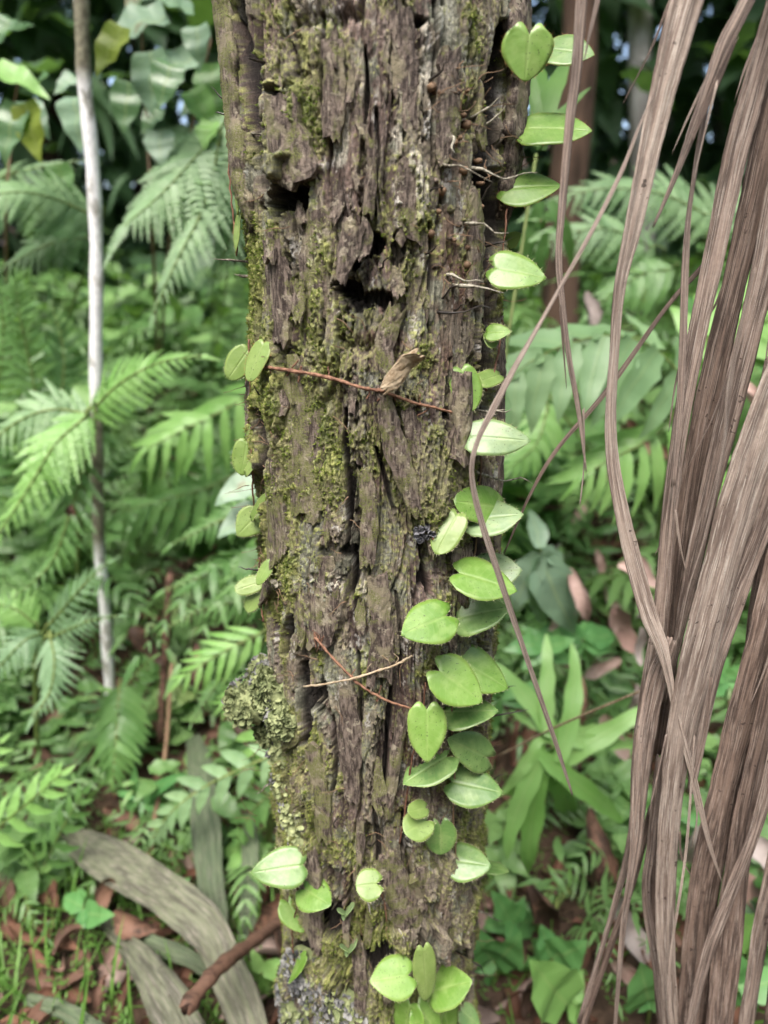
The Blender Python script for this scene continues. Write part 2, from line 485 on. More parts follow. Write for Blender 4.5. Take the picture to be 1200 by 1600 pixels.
CRACKS = [  # polyline, half width px, depth m
    ([(372, -20), (380, 60), (392, 140), (404, 210), (412, 290)], 12, .036),
    ([(786, 40), (777, 130), (768, 200), (764, 260), (772, 340), (768, 420)], 16, .045),
    ([(772, 420), (764, 500), (757, 560), (752, 640)], 8, .026),
    ([(752, 700), (752, 800), (746, 880), (742, 990)], 8, .026),
    ([(744, 1000), (742, 1100), (738, 1180)], 7, .010),
    ([(541, 640), (538, 700), (547, 770), (543, 850)], 5, .012),
    ([(538, 858), (556, 880), (552, 930), (560, 960)], 6, .010),
    ([(570, 70), (574, 130), (570, 190)], 3.5, .007),
    ([(588, 170), (590, 230), (586, 330)], 3.5, .006),
    ([(678, 0), (680, 90), (672, 200), (676, 280)], 3.5, .006),
    ([(502, 20), (506, 100), (500, 180)], 4, .006),
    ([(655, 850), (662, 890), (670, 930)], 3.5, .008),
    ([(610, 610), (622, 660), (640, 720), (650, 780)], 4, .009),
    ([(588, 700), (600, 740), (616, 800)], 4, .007),
    ([(668, 350), (674, 420), (660, 480), (668, 520)], 4, .007),
    ([(700, 560), (692, 640), (700, 700)], 4, .007),
    ([(520, 1120), (526, 1180), (520, 1240)], 3.5, .006),
    ([(612, 1080), (606, 1160), (598, 1250)], 4, .008),
    ([(560, 1020), (566, 1090), (560, 1160)], 3, .006),
    ([(470, 1040), (480, 1090), (476, 1160)], 8, .010),
    ([(585, 1260), (592, 1330), (585, 1400)], 4, .007),
    ([(640, 1260), (630, 1330)], 5, .008),
    ([(560, 1470), (566, 1540), (560, 1600)], 6, .010),
    ([(640, 1478), (680, 1490), (715, 1486)], 6, .012),
    ([(410, 640), (420, 700), (414, 780)], 7, .012),
    ([(440, 420), (450, 500), (446, 560)], 3, .004),
    ([(505, 400), (512, 470), (506, 540)], 3.5, .005),
    ([(620, 930), (630, 1000), (628, 1080)], 3.5, .005),
    ([(455, 960), (448, 1020)], 6, .008),
]
PITS = [  # centre, radii px, depth m, ragged
    (458, 306, 44, 20, .024), (428, 318, 20, 28, .014), (556, 405, 20, 30, .024), (548, 452, 26, 24, .016), (434, 150, 18, 20, .010), (415, 240, 10, 50, .012),
    (590, 380, 16, 14, .010), (650, 32, 18, 10, .007), (700, 645, 18, 12, .010), (545, 862, 14, 10, .010), (500, 1085, 16, 34, .010),
    (660, 905, 10, 18, .008), (570, 470, 36, 22, .008), (520, 1440, 30, 20, .010), (590, 1500, 26, 26, .010), (620, 390, 10, 30, .006), (480, 1480, 28, 18, .009), (740, 1470, 22, 50, .009)]
BUMPS = [  # centre, radii px, height m
    (440, 200, 34, 85, .006), (470, 265, 34, 24, .008), (640, 310, 34, 85, .003), (500, 540, 60, 90, .002), (470, 680, 70, 120, .003), (690, 740, 50, 120, .003),
    (690, 1400, 40, 85, .009), (660, 1460, 50, 26, .008), (600, 1390, 30, 60, .004), (455, 1270, 40, 90, .006), (500, 1540, 60, 50, .008), (430, 700, 24, 200, .002),
    (520, 900, 60, 90, .002), (560, 280, 20, 90, .003)]
MOSS = [(478, 130, 52, 150, .75), (386, 150, 22, 140, .6), (440, 300, 40, 60, .35), (640, 430, 26, 55, .8), (742, 150, 24, 110, .65), (470, 640, 90, 160, .95), (690, 760, 60, 130, .8),
        (445, 820, 50, 130, .9), (402, 480, 30, 180, .85), (620, 850, 40, 60, .5), (720, 950, 50, 120, .45), (460, 1260, 50, 130, .75), (560, 1480, 90, 60, .45),
        (722, 1250, 36, 250, .65), (520, 1320, 60, 40, .4), (430, 910, 24, 70, .9), (620, 680, 70, 120, .5), (540, 520, 80, 60, .45), (640, 360, 30, 30, .6), (580, 380, 40, 60, .25),
        (735, 400, 30, 90, .4), (640, 1560, 110, 50, .55), (470, 1450, 50, 100, .5), (790, 620, 20, 400, .5), (800, 150, 26, 180, .5), (660, 620, 30, 40, .4)]
CREAM = [(530, 200, 30, 90, .5), (610, 220, 24, 60, .5), (450, 420, 30, 60, .4), (560, 1010, 40, 40, .45), (520, 1200, 40, 60, .35), (640, 800, 30, 60, .3), (645, 300, 30, 60, 1.0), (630, 340, 30, 40, .6), (672, 110, 20, 60, .6), (700, 30, 12, 50, .6), (560, 130, 60, 130, .35), (600, 40, 60, 40, .3), (530, 930, 70, 60, .35), (500, 1120, 60, 60, .3), (480, 370, 60, 60, .45), (640, 40, 40, 40, .5), (800, 20, 18, 50, 1.1), (590, 1060, 14, 50, .5)]
RED = [(720, 420, 40, 110, .8), (600, 520, 40, 50, .7), (720, 270, 50, 60, .4), (720, 560, 40, 50, .9), (600, 820, 30, 60, .4), (670, 1080, 30, 120, .5), (690, 1440, 50, 50, .5), (600, 1430, 80, 60, .35), (640, 1200, 30, 100, .5), (430, 200, 30, 60, .4)]

def blobs(PX, PYY, lst):
    o = np.zeros(PX.shape)
    for b in lst: o = np.maximum(o, b[4] * np.exp(-(((PX - b[0]) / b[2]) ** 2 + ((PYY - b[1]) / b[3]) ** 2)))
    return o

TR = {}
def build_trunk(parent):
    ph = np.concatenate([np.radians(np.linspace(-108, 108, 720)), np.radians(np.linspace(110, 250, 50))])
    zz = np.concatenate([np.linspace(-.12, .10, 40), np.linspace(.101, 1.0, 1020), np.linspace(1.004, 1.2, 50), np.linspace(1.22, 4.2, 40)])
    PH, ZZ = np.meshgrid(ph, zz)
    C, R = t_center(ZZ), t_radius(ZZ)
    def pos(h): return C + (R + h) * np.sin(PH), TD - (R + h) * np.cos(PH), ZZ
    X, Y, Z = pos(0)
    dz = Z - CAM_H
    dep = Y * CO - dz * SI
    dep = np.maximum(dep, .1)
    PXx = 600 + X / dep / K
    PYy = 800 + (-(Y * SI + dz * CO)) / dep / K
    front = np.abs(PH) < math.radians(88)
    PYy = np.where(front, PYy, -5000); 
    U = PH * .088; Vv = ZZ
    # drifting grain
    wx = (fbm(U * 14, Vv * 5, 2, 3) - .5) * .030
    wl = (fbm(U * 90, Vv * 40, 5, 3) - .5) * .006
    Us = U + wx + wl
    h = (fbm(U * 16, Vv * 6, 21, 3) - .5) * .009
    f1, f2, cid = voronoi(Us / .021 + 50, Vv / .15 + 30 + wl * 30, 3)
    edge = f2 - f1
    h += (cid - .5) * .0045 - .0042 * (1 - sstep(0, .10, edge))
    g1, g2, gid = voronoi(Us / .0085 + 11, Vv / .075 + 70 + wl * 40, 8)
    ge = g2 - g1
    h += (gid - .5) * .0010 - .0013 * (1 - sstep(0, .12, ge))
    rag = fbm(U * 700, Vv * 420, 33, 3)
    n1 = fbm(Us * 42, Vv * 10, 41, 4) + (rag - .5) * .14
    lay1 = sstep(.52, .535, n1)
    h += lay1 * .0022
    n2 = fbm(Us * 70 + 9, Vv * 22, 57, 4) + (rag - .5) * .12
    lay2 = sstep(.57, .585, n2)
    h += lay2 * .0012
    n3 = fbm(Us * 60 + 9, Vv * 14, 77, 4) + (rag - .5) * .12
    hole = sstep(.665, .68, n3)
    h -= hole * .004
    fib = fbm(Us * 900, Vv * 45, 61, 3)
    gra = fbm(U * 700, Vv * 700, 67, 3)
    h += (fib - .5) * .0024 + (gra - .5) * .0010
    # cracks and cavities of this trunk
    wob = (fbm(U * 110, Vv * 34, 71, 4) - .5)
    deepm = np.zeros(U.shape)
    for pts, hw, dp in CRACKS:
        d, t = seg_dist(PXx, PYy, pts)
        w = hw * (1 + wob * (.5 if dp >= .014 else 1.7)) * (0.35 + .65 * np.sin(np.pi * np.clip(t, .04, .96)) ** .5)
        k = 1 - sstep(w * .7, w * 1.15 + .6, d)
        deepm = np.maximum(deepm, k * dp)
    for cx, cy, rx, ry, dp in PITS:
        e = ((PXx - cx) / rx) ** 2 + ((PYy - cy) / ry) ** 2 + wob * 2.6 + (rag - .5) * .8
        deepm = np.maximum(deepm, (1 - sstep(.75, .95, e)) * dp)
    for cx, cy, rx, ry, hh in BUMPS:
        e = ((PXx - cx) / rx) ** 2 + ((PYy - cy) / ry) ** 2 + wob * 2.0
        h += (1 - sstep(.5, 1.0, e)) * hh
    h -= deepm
    # moss
    mb = blobs(PXx, PYy, MOSS)
    mn = fbm(U * 60, Vv * 34, 91, 5, .6)
    mf = fbm(U * 420, Vv * 380, 95, 3)
    side = sstep(math.radians(60), math.radians(88), np.abs(PH)) * .25
    mraw = mn * 1.05 + mb * .42 + side - .12 - deepm * 24 + (mf - .5) * .5
    moss = sstep(.56, .74, mraw)
    dust = sstep(.50, .62, (gra - .5) * 1.1 + mb * .62 + (mn - .5) * .9 + .34) * .85
    moss_c = np.maximum(moss, dust * (deepm < .003))
    mossc = sstep(.60, .9, mn + mb * .4 - .25)
    h += moss * (.0004 + (gra - .4) * .0022 + (mf - .4) * .0010)
    # colour of the stuff itself, then shade painted into the holes
    def cc(*c): return np.array(c)[None, None, :]
    def mixc(A, B, f): return A * (1 - f[..., None]) + B * f[..., None]
    tone = fbm(Us * 120, Vv * 12, 103, 4)
    colr = mixc(cc(.078, .054, .044) + 0 * X[..., None], cc(.235, .172, .146), sstep(.3, .7, tone))
    colr = mixc(colr, cc(.060, .040, .036) + 0 * colr, sstep(.55, .8, cid) * .5)
    colr = mixc(colr, cc(.29, .245, .22) + 0 * colr, sstep(.5, .72, fib) * .45)
    colr = mixc(colr, cc(.235, .21, .15) + 0 * colr, lay1 * .6)
    colr = mixc(colr, cc(.29, .26, .19) + 0 * colr, lay2 * .55)
    rb = blobs(PXx, PYy, RED) * sstep(.3, .6, fbm(U * 50, Vv * 30, 111, 3))
    colr = mixc(colr, cc(.15, .078, .058) + 0 * colr, np.clip(rb * 1.2, 0, .9))
    cb = sstep(.40, .62, blobs(PXx, PYy, CREAM) * .95 + (fbm(U * 110, Vv * 50, 117, 5, .6) - .5) * 1.2 + .07)
    colr = mixc(colr, cc(.60, .56, .47) + 0 * colr, cb * .9)
    wl2 = sstep(.665, .70, fbm(U * 130, Vv * 60, 123, 5, .6))
    colr = mixc(colr, cc(.52, .50, .47) + 0 * colr, wl2 * .75 * (gra > .42))
    gl = sstep(.6, .66, fbm(U * 80, Vv * 60, 127, 4))
    colr = mixc(colr, cc(.20, .23, .17) + 0 * colr, gl * .5)
    mc = mixc(cc(.13, .155, .032) + 0 * colr, cc(.285, .30, .09), sstep(.35, .65, mf))
    mc = mixc(mc, cc(.20, .19, .09) + 0 * colr, sstep(.45, .6, fbm(U * 40, Vv * 30, 131, 3)) * .7)
    mc = mixc(mc, cc(.075, .16, .018) + 0 * colr, mossc * .55)
    colr = mixc(colr, mc, moss_c * .88)
    pit_shade = np.clip(deepm / .008, 0, 1)        # shade painted near-black into cracks and holes by carved depth
    colr = mixc(colr, cc(.010, .007, .006) + 0 * colr, np.maximum(pit_shade, hole * .5) * .95)
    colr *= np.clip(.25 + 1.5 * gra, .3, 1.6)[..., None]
    X, Y, Z = pos(h)
    V = np.stack([X, Y, Z], -1).reshape(-1, 3)
    ny, nx = X.shape
    i = np.arange(nx * ny).reshape(ny, nx)
    j = np.roll(i, -1, axis=1)
    F = np.stack([i[:-1], j[:-1], j[1:], i[1:]], -1).reshape(-1, 4)
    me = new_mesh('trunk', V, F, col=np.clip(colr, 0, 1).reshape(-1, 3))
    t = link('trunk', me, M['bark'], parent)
    TR.update(X=X, Y=Y, Z=Z, moss=moss * (PYy > -60) * (PYy < 1680) * (np.abs(PH) < 1.75), PH=PH, mossc=mossc, px=PXx, py=PYy)
    return t

tree = thing('palm_tree', 'mossy fissured palm trunk with black spines, standing upright in the middle', 'tree', (0, TD, 0))
def rel(parent_loc):
    return Matrix.Translation(-Vector(parent_loc))
TOFF = np.array([0, TD, 0])
trunk = build_trunk(tree)
trunk.location = (0, -TD, 0)

def build_moss():
    m = TR['moss'].ravel(); w = np.clip(m - .25, 0, 1)
    w = w * (1 + .8 * sstep(1.2, 1.5, np.abs(TR['PH'].ravel())))
    w /= w.sum()
    n = 30000
    idx = rng.choice(len(m), n, p=w)
    P = np.stack([TR['X'].ravel()[idx], TR['Y'].ravel()[idx], TR['Z'].ravel()[idx]], -1)
    ph = TR['PH'].ravel()[idx]
    N = np.stack([np.sin(ph), -np.cos(ph), np.zeros(n)], -1)
    P = P + rng.normal(0, .0004, P.shape)
    V, L = [], []
    for b in range(3):
        d = N + rng.normal(0, .75, (n, 3)); d[:, 2] += .15
        d /= np.linalg.norm(d, axis=1)[:, None]
        s = np.cross(d, rng.normal(0, 1, (n, 3))); s /= np.linalg.norm(s, axis=1)[:, None]
        ln = (.0009 + .0020 * rng.random(n) ** 2.2)[:, None]; wd = ln * .28
        base = P - d * .0003
        V.append(np.stack([base - s * wd, base + s * wd, base + d * ln], 1))
        l = np.zeros((n, 3, 3)); l[:, :, 2] = rng.random(n)[:, None]; L.append(l)
    V = np.concatenate(V).reshape(-1, 3); L = np.concatenate(L).reshape(-1, 3)
    F = np.arange(len(V)).reshape(-1, 3)
    link('moss', new_mesh('moss', V, F, L, smooth=False), M['moss'], trunk, kind='stuff')
build_moss()

# loose strips and slabs of bark: path in photo position with width, lift in m
def bark_strip(path, lift=.004, thick=.0025, bow=.25, curl=0.0, name='bark_strip', mat=None, rag=.35, n=None):
    A = catmull(path, n or max(8, int(sum(math.dist(path[i][:2], path[i + 1][:2]) for i in range(len(path) - 1)) / 9)))
    m = len(A); nc = 7
    top, bot = [], []
    f1, f2, f3 = random.uniform(0, 6), random.uniform(0, 6), random.uniform(0, 6)
    for i, (px, py, w) in enumerate(A):
        s = i / (m - 1)
        T = A[min(i + 1, m - 1)][:2] - A[max(i - 1, 0)][:2]; T = T / (np.linalg.norm(T) + 1e-9)
        nrm = np.array([-T[1], T[0]])
        ww = w * (1 + rag * (.3 * math.sin(py * .05 + f1) + .25 * math.sin(py * .13 + f2) + .12 * math.sin(py * .31 + f3)))
        for j in range(nc):
            q = j / (nc - 1) * 2 - 1
            jag = (random.random() - .5) * 16 * (1 if i in (0, m - 1) else .12)
            x, y = np.array([px, py]) + nrm * q * ww / 2 + T * jag
            p, nn = on_trunk(x, y)
            lf = lift + curl * (s ** 3) + .0007 * (random.random() - .5) - bow * (ww * K * .5) * q * q * .5
            top.append(p + nn * lf); bot.append(p + nn * (lf - thick * (1 + .5 * random.random())))
    V = np.array([tuple(v) for v in top + bot]); N = m * nc
    F = []
    for i in range(m - 1):
        for j in range(nc - 1):
            a = i * nc + j
            F.append((a, a + nc, a + nc + 1, a + 1)); F.append((N + a, N + a + 1, N + a + nc + 1, N + a + nc))
    rim = [j for j in range(nc)] + [i * nc + nc - 1 for i in range(1, m)] + [(m - 1) * nc + j for j in range(nc - 2, -1, -1)] + [i * nc for i in range(m - 2, 0, -1)]
    for a, b in zip(rim, rim[1:] + rim[:1]): F.append((a, b, N + b, N + a))
    return link(name, new_mesh(name, V, F, smooth=False), mat or M['piece'], trunk)

def bark_flange(rows, lift, thick, name='bark_flange', seed=0, tipwhite=False):
    """long rib of bark standing off the trunk: rows of (photo y, angle deg, width deg, lift factor)"""
    A = catmull(rows, 70); nc = 11; r = random.Random(seed)
    top, bot = [], []
    m = len(A)
    f = [r.uniform(0, 6) for _ in range(4)]
    for i, (py, ph, w, lf) in enumerate(A):
        z = PY(600, py, TD - .04).z
        c, R = float(t_center(z)), float(t_radius(z))
        w = w * (1 + .12 * math.sin(i * .35 + f[0]) + .08 * math.sin(i * .9 + f[1]))
        for j in range(nc):
            v = j / (nc - 1) * 2 - 1
            a = math.radians(ph + v * w / 2)
            h = lift * lf * (1 - .55 * v * v) + .0009 * math.sin(v * 9 + i * .2 + f[2]) + .0007 * r.uniform(-1, 1)
            jag = r.uniform(-.006, .006) if i in (0, m - 1) else 0
            for lst, hh in ((top, h), (bot, h - thick)):
                lst.append((c + (R + hh) * math.sin(a), TD - (R + hh) * math.cos(a), z + jag))
    V = np.array(top + bot); N = m * nc; F = []
    for i in range(m - 1):
        for j in range(nc - 1):
            q = i * nc + j
            F.append((q, q + nc, q + nc + 1, q + 1)); F.append((N + q, N + q + 1, N + q + nc + 1, N + q + nc))
    rim = [j for j in range(nc)] + [i * nc + nc - 1 for i in range(1, m)] + [(m - 1) * nc + j for j in range(nc - 2, -1, -1)] + [i * nc for i in range(m - 2, 0, -1)]
    for q, s in zip(rim, rim[1:] + rim[:1]): F.append((q, s, N + s, N + q))
    return link(name, new_mesh(name, V, F), M['piece'], trunk)
bark_flange([(-140, 79, 28, 1.2), (0, 79, 29, 1.2), (120, 82, 27, 1.2), (220, 83, 25, 1.1), (300, 80, 16, .7), (340, 80, 6, .3)], .010, .006, seed=1)
bark_flange([(-140, -80, 22, 1.0), (0, -79, 20, 1.0), (120, -76, 20, .9), (230, -72, 18, .8), (300, -66, 14, .7), (350, -62, 6, .3)], .010, .005, seed=2)
bark_flange([(480, 80, 8, .4), (560, 79, 18, 1.0), (700, 78, 20, 1.0), (850, 78, 20, .9), (980, 78, 16, .8), (1060, 78, 8, .4)], .005, .005, seed=3)
bark_flange([(1060, 82, 8, .5), (1180, 80, 16, 1.0), (1320, 78, 18, 1.0), (1450, 78, 16, .8), (1540, 78, 8, .4)], .003, .004, seed=4)
bark_flange([(560, -84, 8, .5), (640, -82, 14, 1.0), (720, -80, 14, .9), (780, -80, 6, .4)], .007, .004, seed=5)
STRIPS = [
    ([(712, 586, 18), (712, 640, 24), (708, 720, 26)], .011, .006, .5),
    ([(596, 604, 26), (612, 680, 34), (636, 760, 30), (646, 800, 18)], .007, .004, .4),
    ([(634, 640, 20), (652, 700, 26), (664, 760, 22)], .005, .003, .3),
    ([(582, 215, 12), (580, 280, 18), (576, 340, 14)], .007, .004, .4),
    ([(640, 250, 34), (638, 310, 46), (640, 380, 40)], .005, .003, .2),
    ([(448, 150, 40), (456, 210, 56), (470, 270, 58), (478, 292, 40)], .010, .005, .3),
    ([(556, 360, 30), (548, 400, 26), (538, 440, 16)], .011, .003, .3),
    ([(650, 1350, 44), (690, 1400, 66), (694, 1470, 56)], .010, .006, .4),
    ([(600, 1340, 40), (618, 1390, 52), (640, 1440, 50)], .006, .004, .3),
    ([(470, 560, 36), (474, 640, 60), (480, 720, 64), (482, 800, 50)], .004, .003, .2),
    ([(520, 60, 30), (524, 130, 36), (520, 220, 26)], .004, .003, .2),
    ([(625, 20, 34), (632, 110, 40), (640, 200, 26)], .004, .003, .2),
    ([(700, 80, 30), (696, 180, 36), (690, 260, 24)], .004, .003, .2),
    ([(570, 730, 20), (578, 800, 28), (574, 880, 20)], .004, .003, .2),
    ([(690, 680, 40), (690, 760, 50), (686, 820, 36)], .004, .003, .2),
    ([(500, 870, 40), (506, 950, 54), (500, 1010, 34)], .004, .003, .2),
    ([(590, 900, 30), (596, 980, 36), (600, 1060, 24)], .004, .003, .2),
    ([(545, 1080, 26), (548, 1160, 34), (552, 1250, 22)], .004, .003, .25),
    ([(490, 1160, 26), (500, 1240, 30), (510, 1310, 20)], .004, .003, .25),
    ([(565, 1270, 10), (566, 1310, 14), (563, 1345, 6)], .007, .002, .2),
    ([(628, 1110, 14), (616, 1190, 18), (604, 1270, 10)], .005, .003, .3),
    ([(430, 380, 26), (440, 460, 34), (442, 540, 26)], .004, .003, .2),
    ([(500, 330, 36), (490, 420, 46), (500, 500, 34)], .003, .003, .2),
    ([(560, 1460, 16), (566, 1530, 20), (560, 1600, 14)], .007, .003, .3),
    ([(430, 720, 20), (436, 800, 26), (432, 880, 20)], .004, .003, .2),
    ([(620, 480, 24), (600, 540, 30), (610, 590, 24)], .005, .003, .3),
    ([(735, 300, 20), (740, 380, 24), (734, 470, 18)], .004, .003, .3),
    ([(478, 1360, 18), (490, 1420, 24), (500, 1480, 18)], .005, .003, .3),
]
for s in STRIPS: bark_strip(s[0], s[1], s[2], s[3])
bark_strip([(598, 604, 10), (610, 590, 20), (626, 562, 26), (636, 548, 16)], .016, .003, .2, .012, 'wood_chip', M['twig'], .5, 9)
for k in range(46):   # small flakes
    x = random.uniform(415, 755); y = random.uniform(10, 1580)
    w = random.uniform(8, 20); l = random.uniform(24, 70)
    bark_strip([(x, y, w * .6), (x + random.uniform(-4, 4), y + l * .5, w), (x + random.uniform(-8, 8), y + l, w * .7)], random.uniform(.003, .006), .002, .2, random.uniform(0, .004), 'bark_flake', None, .5, 8)

# spines: from, to (photo), outward lean in m
SPINES = [(680, 250, 770, 285, .02, 1), (735, 262, 840, 270, .025, 1), (718, 345, 795, 364, .02, 1), (690, 428, 755, 440, .02, 1), (700, 445, 788, 458, .022, 1), (684, 470, 720, 440, .014, 0),
          (672, 486, 770, 484, .02, 0), (670, 125, 712, 93, .02, 0), (712, 155, 732, 133, .012, 0), (745, 185, 782, 150, .015, 1), (760, 200, 790, 165, .014, 1), (690, 300, 692, 290, .016, 0),
          (665, 305, 690, 290, .015, 0), (752, 318, 770, 280, .012, 0), (735, 735, 832, 756, .01, 1), (745, 640, 800, 638, .01, 1), (750, 655, 790, 640, .01, 1), (770, 595, 800, 586, .01, 0),
          (780, 1120, 826, 1108, .008, 0), (765, 1075, 806, 1072, .008, 0), (385, 410, 332, 404, .004, 1), (385, 432, 366, 428, .004, 1), (360, 165, 330, 135, .004, 0), (362, 182, 336, 176, .004, 0),
          (400, 95, 385, 92, .012, 0), (388, 210, 424, 214, .014, 1), (408, 190, 440, 165, .014, 0), (395, 330, 420, 300, .01, 0), (415, 630, 395, 600, .012, 0), (418, 660, 396, 636, .012, 0),
          (400, 745, 372, 730, .006, 0), (396, 893, 372, 886, .004, 0), (575, 1330, 600, 1290, .010, 0), (420, 1090, 380, 1070, .004, 0), (430, 1218, 398, 1240, .004, 1), (520, 1300, 540, 1270, .012, 0),
          (574, 1400, 580, 1430, .010, 1), (620, 1440, 632, 1475, .010, 1), (690, 640, 702, 630, .015, 0), (590, 420, 610, 400, .014, 0), (660, 400, 690, 380, .016, 0), (705, 490, 735, 470, .016, 0),
          (700, 205, 712, 240, .012, 1), (770, 385, 800, 370, .01, 0), (745, 1230, 790, 1210, .006, 0), (745, 1420, 785, 1440, .006, 1), (735, 1500, 770, 1530, .006, 0), (505, 1405, 520, 1390, .01, 0)]
for x0, y0, x1, y1, out, pale in SPINES:
    p, nn = on_trunk(x0, y0)
    q = PY(x1, y1, p.y + (nn * out).y)
    kink = (q - p).length * .05
    pts = catmull([tuple(p - nn * .006)] + [tuple(p + (q - p) * f + Vector((random.gauss(0, kink), 0, random.gauss(0, kink)))) for f in (.3, .55, .8)] + [tuple(q)], 9)
    r0 = .0011 if pale else .0009
    V, F, L = tube(pts, [r0 * (1 - .88 * i / 8) * random.uniform(.75, 1.25) for i in range(9)], 5, .7 if pale else .2)
    link('spine', new_mesh('spine', V, F), M['spine_pale' if pale else 'spine'], trunk)

# tiny wart-like spine bases on the right flank
for k in range(34):
    x, y = random.uniform(672, 752), random.uniform(130, 500)
    p, nn = on_trunk(x, y)
    r = random.uniform(.0012, .0026)
    pts = [tuple(p - nn * .002), tuple(p + nn * .0012), tuple(p + nn * .0026), tuple(p + nn * (.0034))]
    V, F, L = tube(pts, [r, r * 1.0, r * .75, r * .25], 7, .25)
    link('spine_stub', new_mesh('spine_stub', V, F), M['stem_brown'] if k % 3 else M['piece'], trunk)

# fine dead rootlets and fibres clinging to the bark
def fibres():
    acc = Acc(); r = random.Random(77)
    zones = [(690, 795, 120, 500, 60), (395, 430, 560, 900, 34), (420, 740, 20, 1580, 70), (440, 740, 1280, 1600, 40), (400, 440, 900, 1300, 20)]
    for x0, x1, y0, y1, n in zones:
        for k in range(n):
            x, y = r.uniform(x0, x1), r.uniform(y0, y1); a = r.uniform(0, 6.28); l = r.uniform(12, 42)
            W = []
            lift0, lift1 = r.uniform(.001, .004), r.uniform(.002, .014)
            for i in range(7):
                q = i / 6; a += r.uniform(-.5, .5)
                x += math.cos(a) * l / 6; y += math.sin(a) * l / 6
                p, nn = on_trunk(x, y); W.append(tuple(p + nn * (lift0 + (lift1 - lift0) * q * q + r.uniform(-.0005, .0005))))
            V, F, L = tube(W, [r.uniform(.0002, .00045) * (1 - .6 * i / 6) for i in range(7)], 4)
            acc.add(V, F, L)
    return acc
link('rootlets', fibres().mesh('rootlets'), M['stem_brown'], trunk, kind='stuff')

# ------------------------------------------------------------------ creeper leaves on the trunk
HEART = ([0, .05, .12, .25, .4, .55, .7, .82, .92, 1], [.60, .79, .92, 1, .98, .88, .70, .48, .25, .015])
ROUND = ([0, .05, .12, .25, .4, .55, .7, .82, .92, 1], [.55, .72, .86, .98, 1, .97, .85, .68, .46, .06])
def creeper_leaf(base, tip, width, normal, shape, fold, curl, lobe, cup):
    """fleshy heart-shaped leaf, a closed mesh with thickness; returns mesh data and rim"""
    base, tip = Vector(base), Vector(tip)
    L = (tip - base).length; W = width
    ns, nv = 15, 11
    top = []; luv = []
    ph = random.uniform(0, 6)
    for i in range(ns):
        s = (i / (ns - 1)) ** .9
        f = float(np.interp(s, *shape))
        for j in range(nv):
            v = j / (nv - 1) * 2 - 1; a = abs(v)
            x = s * L - lobe * L * math.sin(math.pi * .78 * a) * (1 - s) ** 2.5
            y = v * f * W / 2
            y *= 1 + .03 * math.sin(s * 9 + ph + v)
            z = -.7 * fold * math.sqrt(a * a + .06) * f * W / 2 + cup * (a * f) ** 2 * W / 2 - curl * L * s * s + .012 * L * math.sin(s * 7 + ph) * v
            top.append((x, y, z)); luv.append((s, v, 0))
    th = .00045
    A = np.array(top); B = A.copy(); B[:, 2] -= th
    V = np.vstack([A, B]); N = len(A)
    F = []
    for i in range(ns - 1):
        for j in range(nv - 1):
            a = i * nv + j
            F.append((a, a + nv, a + nv + 1, a + 1)); F.append((N + a, N + a + 1, N + a + nv + 1, N + a + nv))
    rim = [j for j in range(nv)] + [i * nv + nv - 1 for i in range(1, ns)] + [(ns - 1) * nv + j for j in range(nv - 2, -1, -1)] + [i * nv for i in range(ns - 2, 0, -1)]
    for a, b in zip(rim, rim[1:] + rim[:1]): F.append((a, b, N + b, N + a))
    M4 = np.array(frame(base, tip - base, normal))
    W3 = V @ M4[:3, :3].T + M4[:3, 3]
    ctr = W3[:N].mean(0)
    return W3, F, np.vstack([luv, luv]), W3[rim], ctr

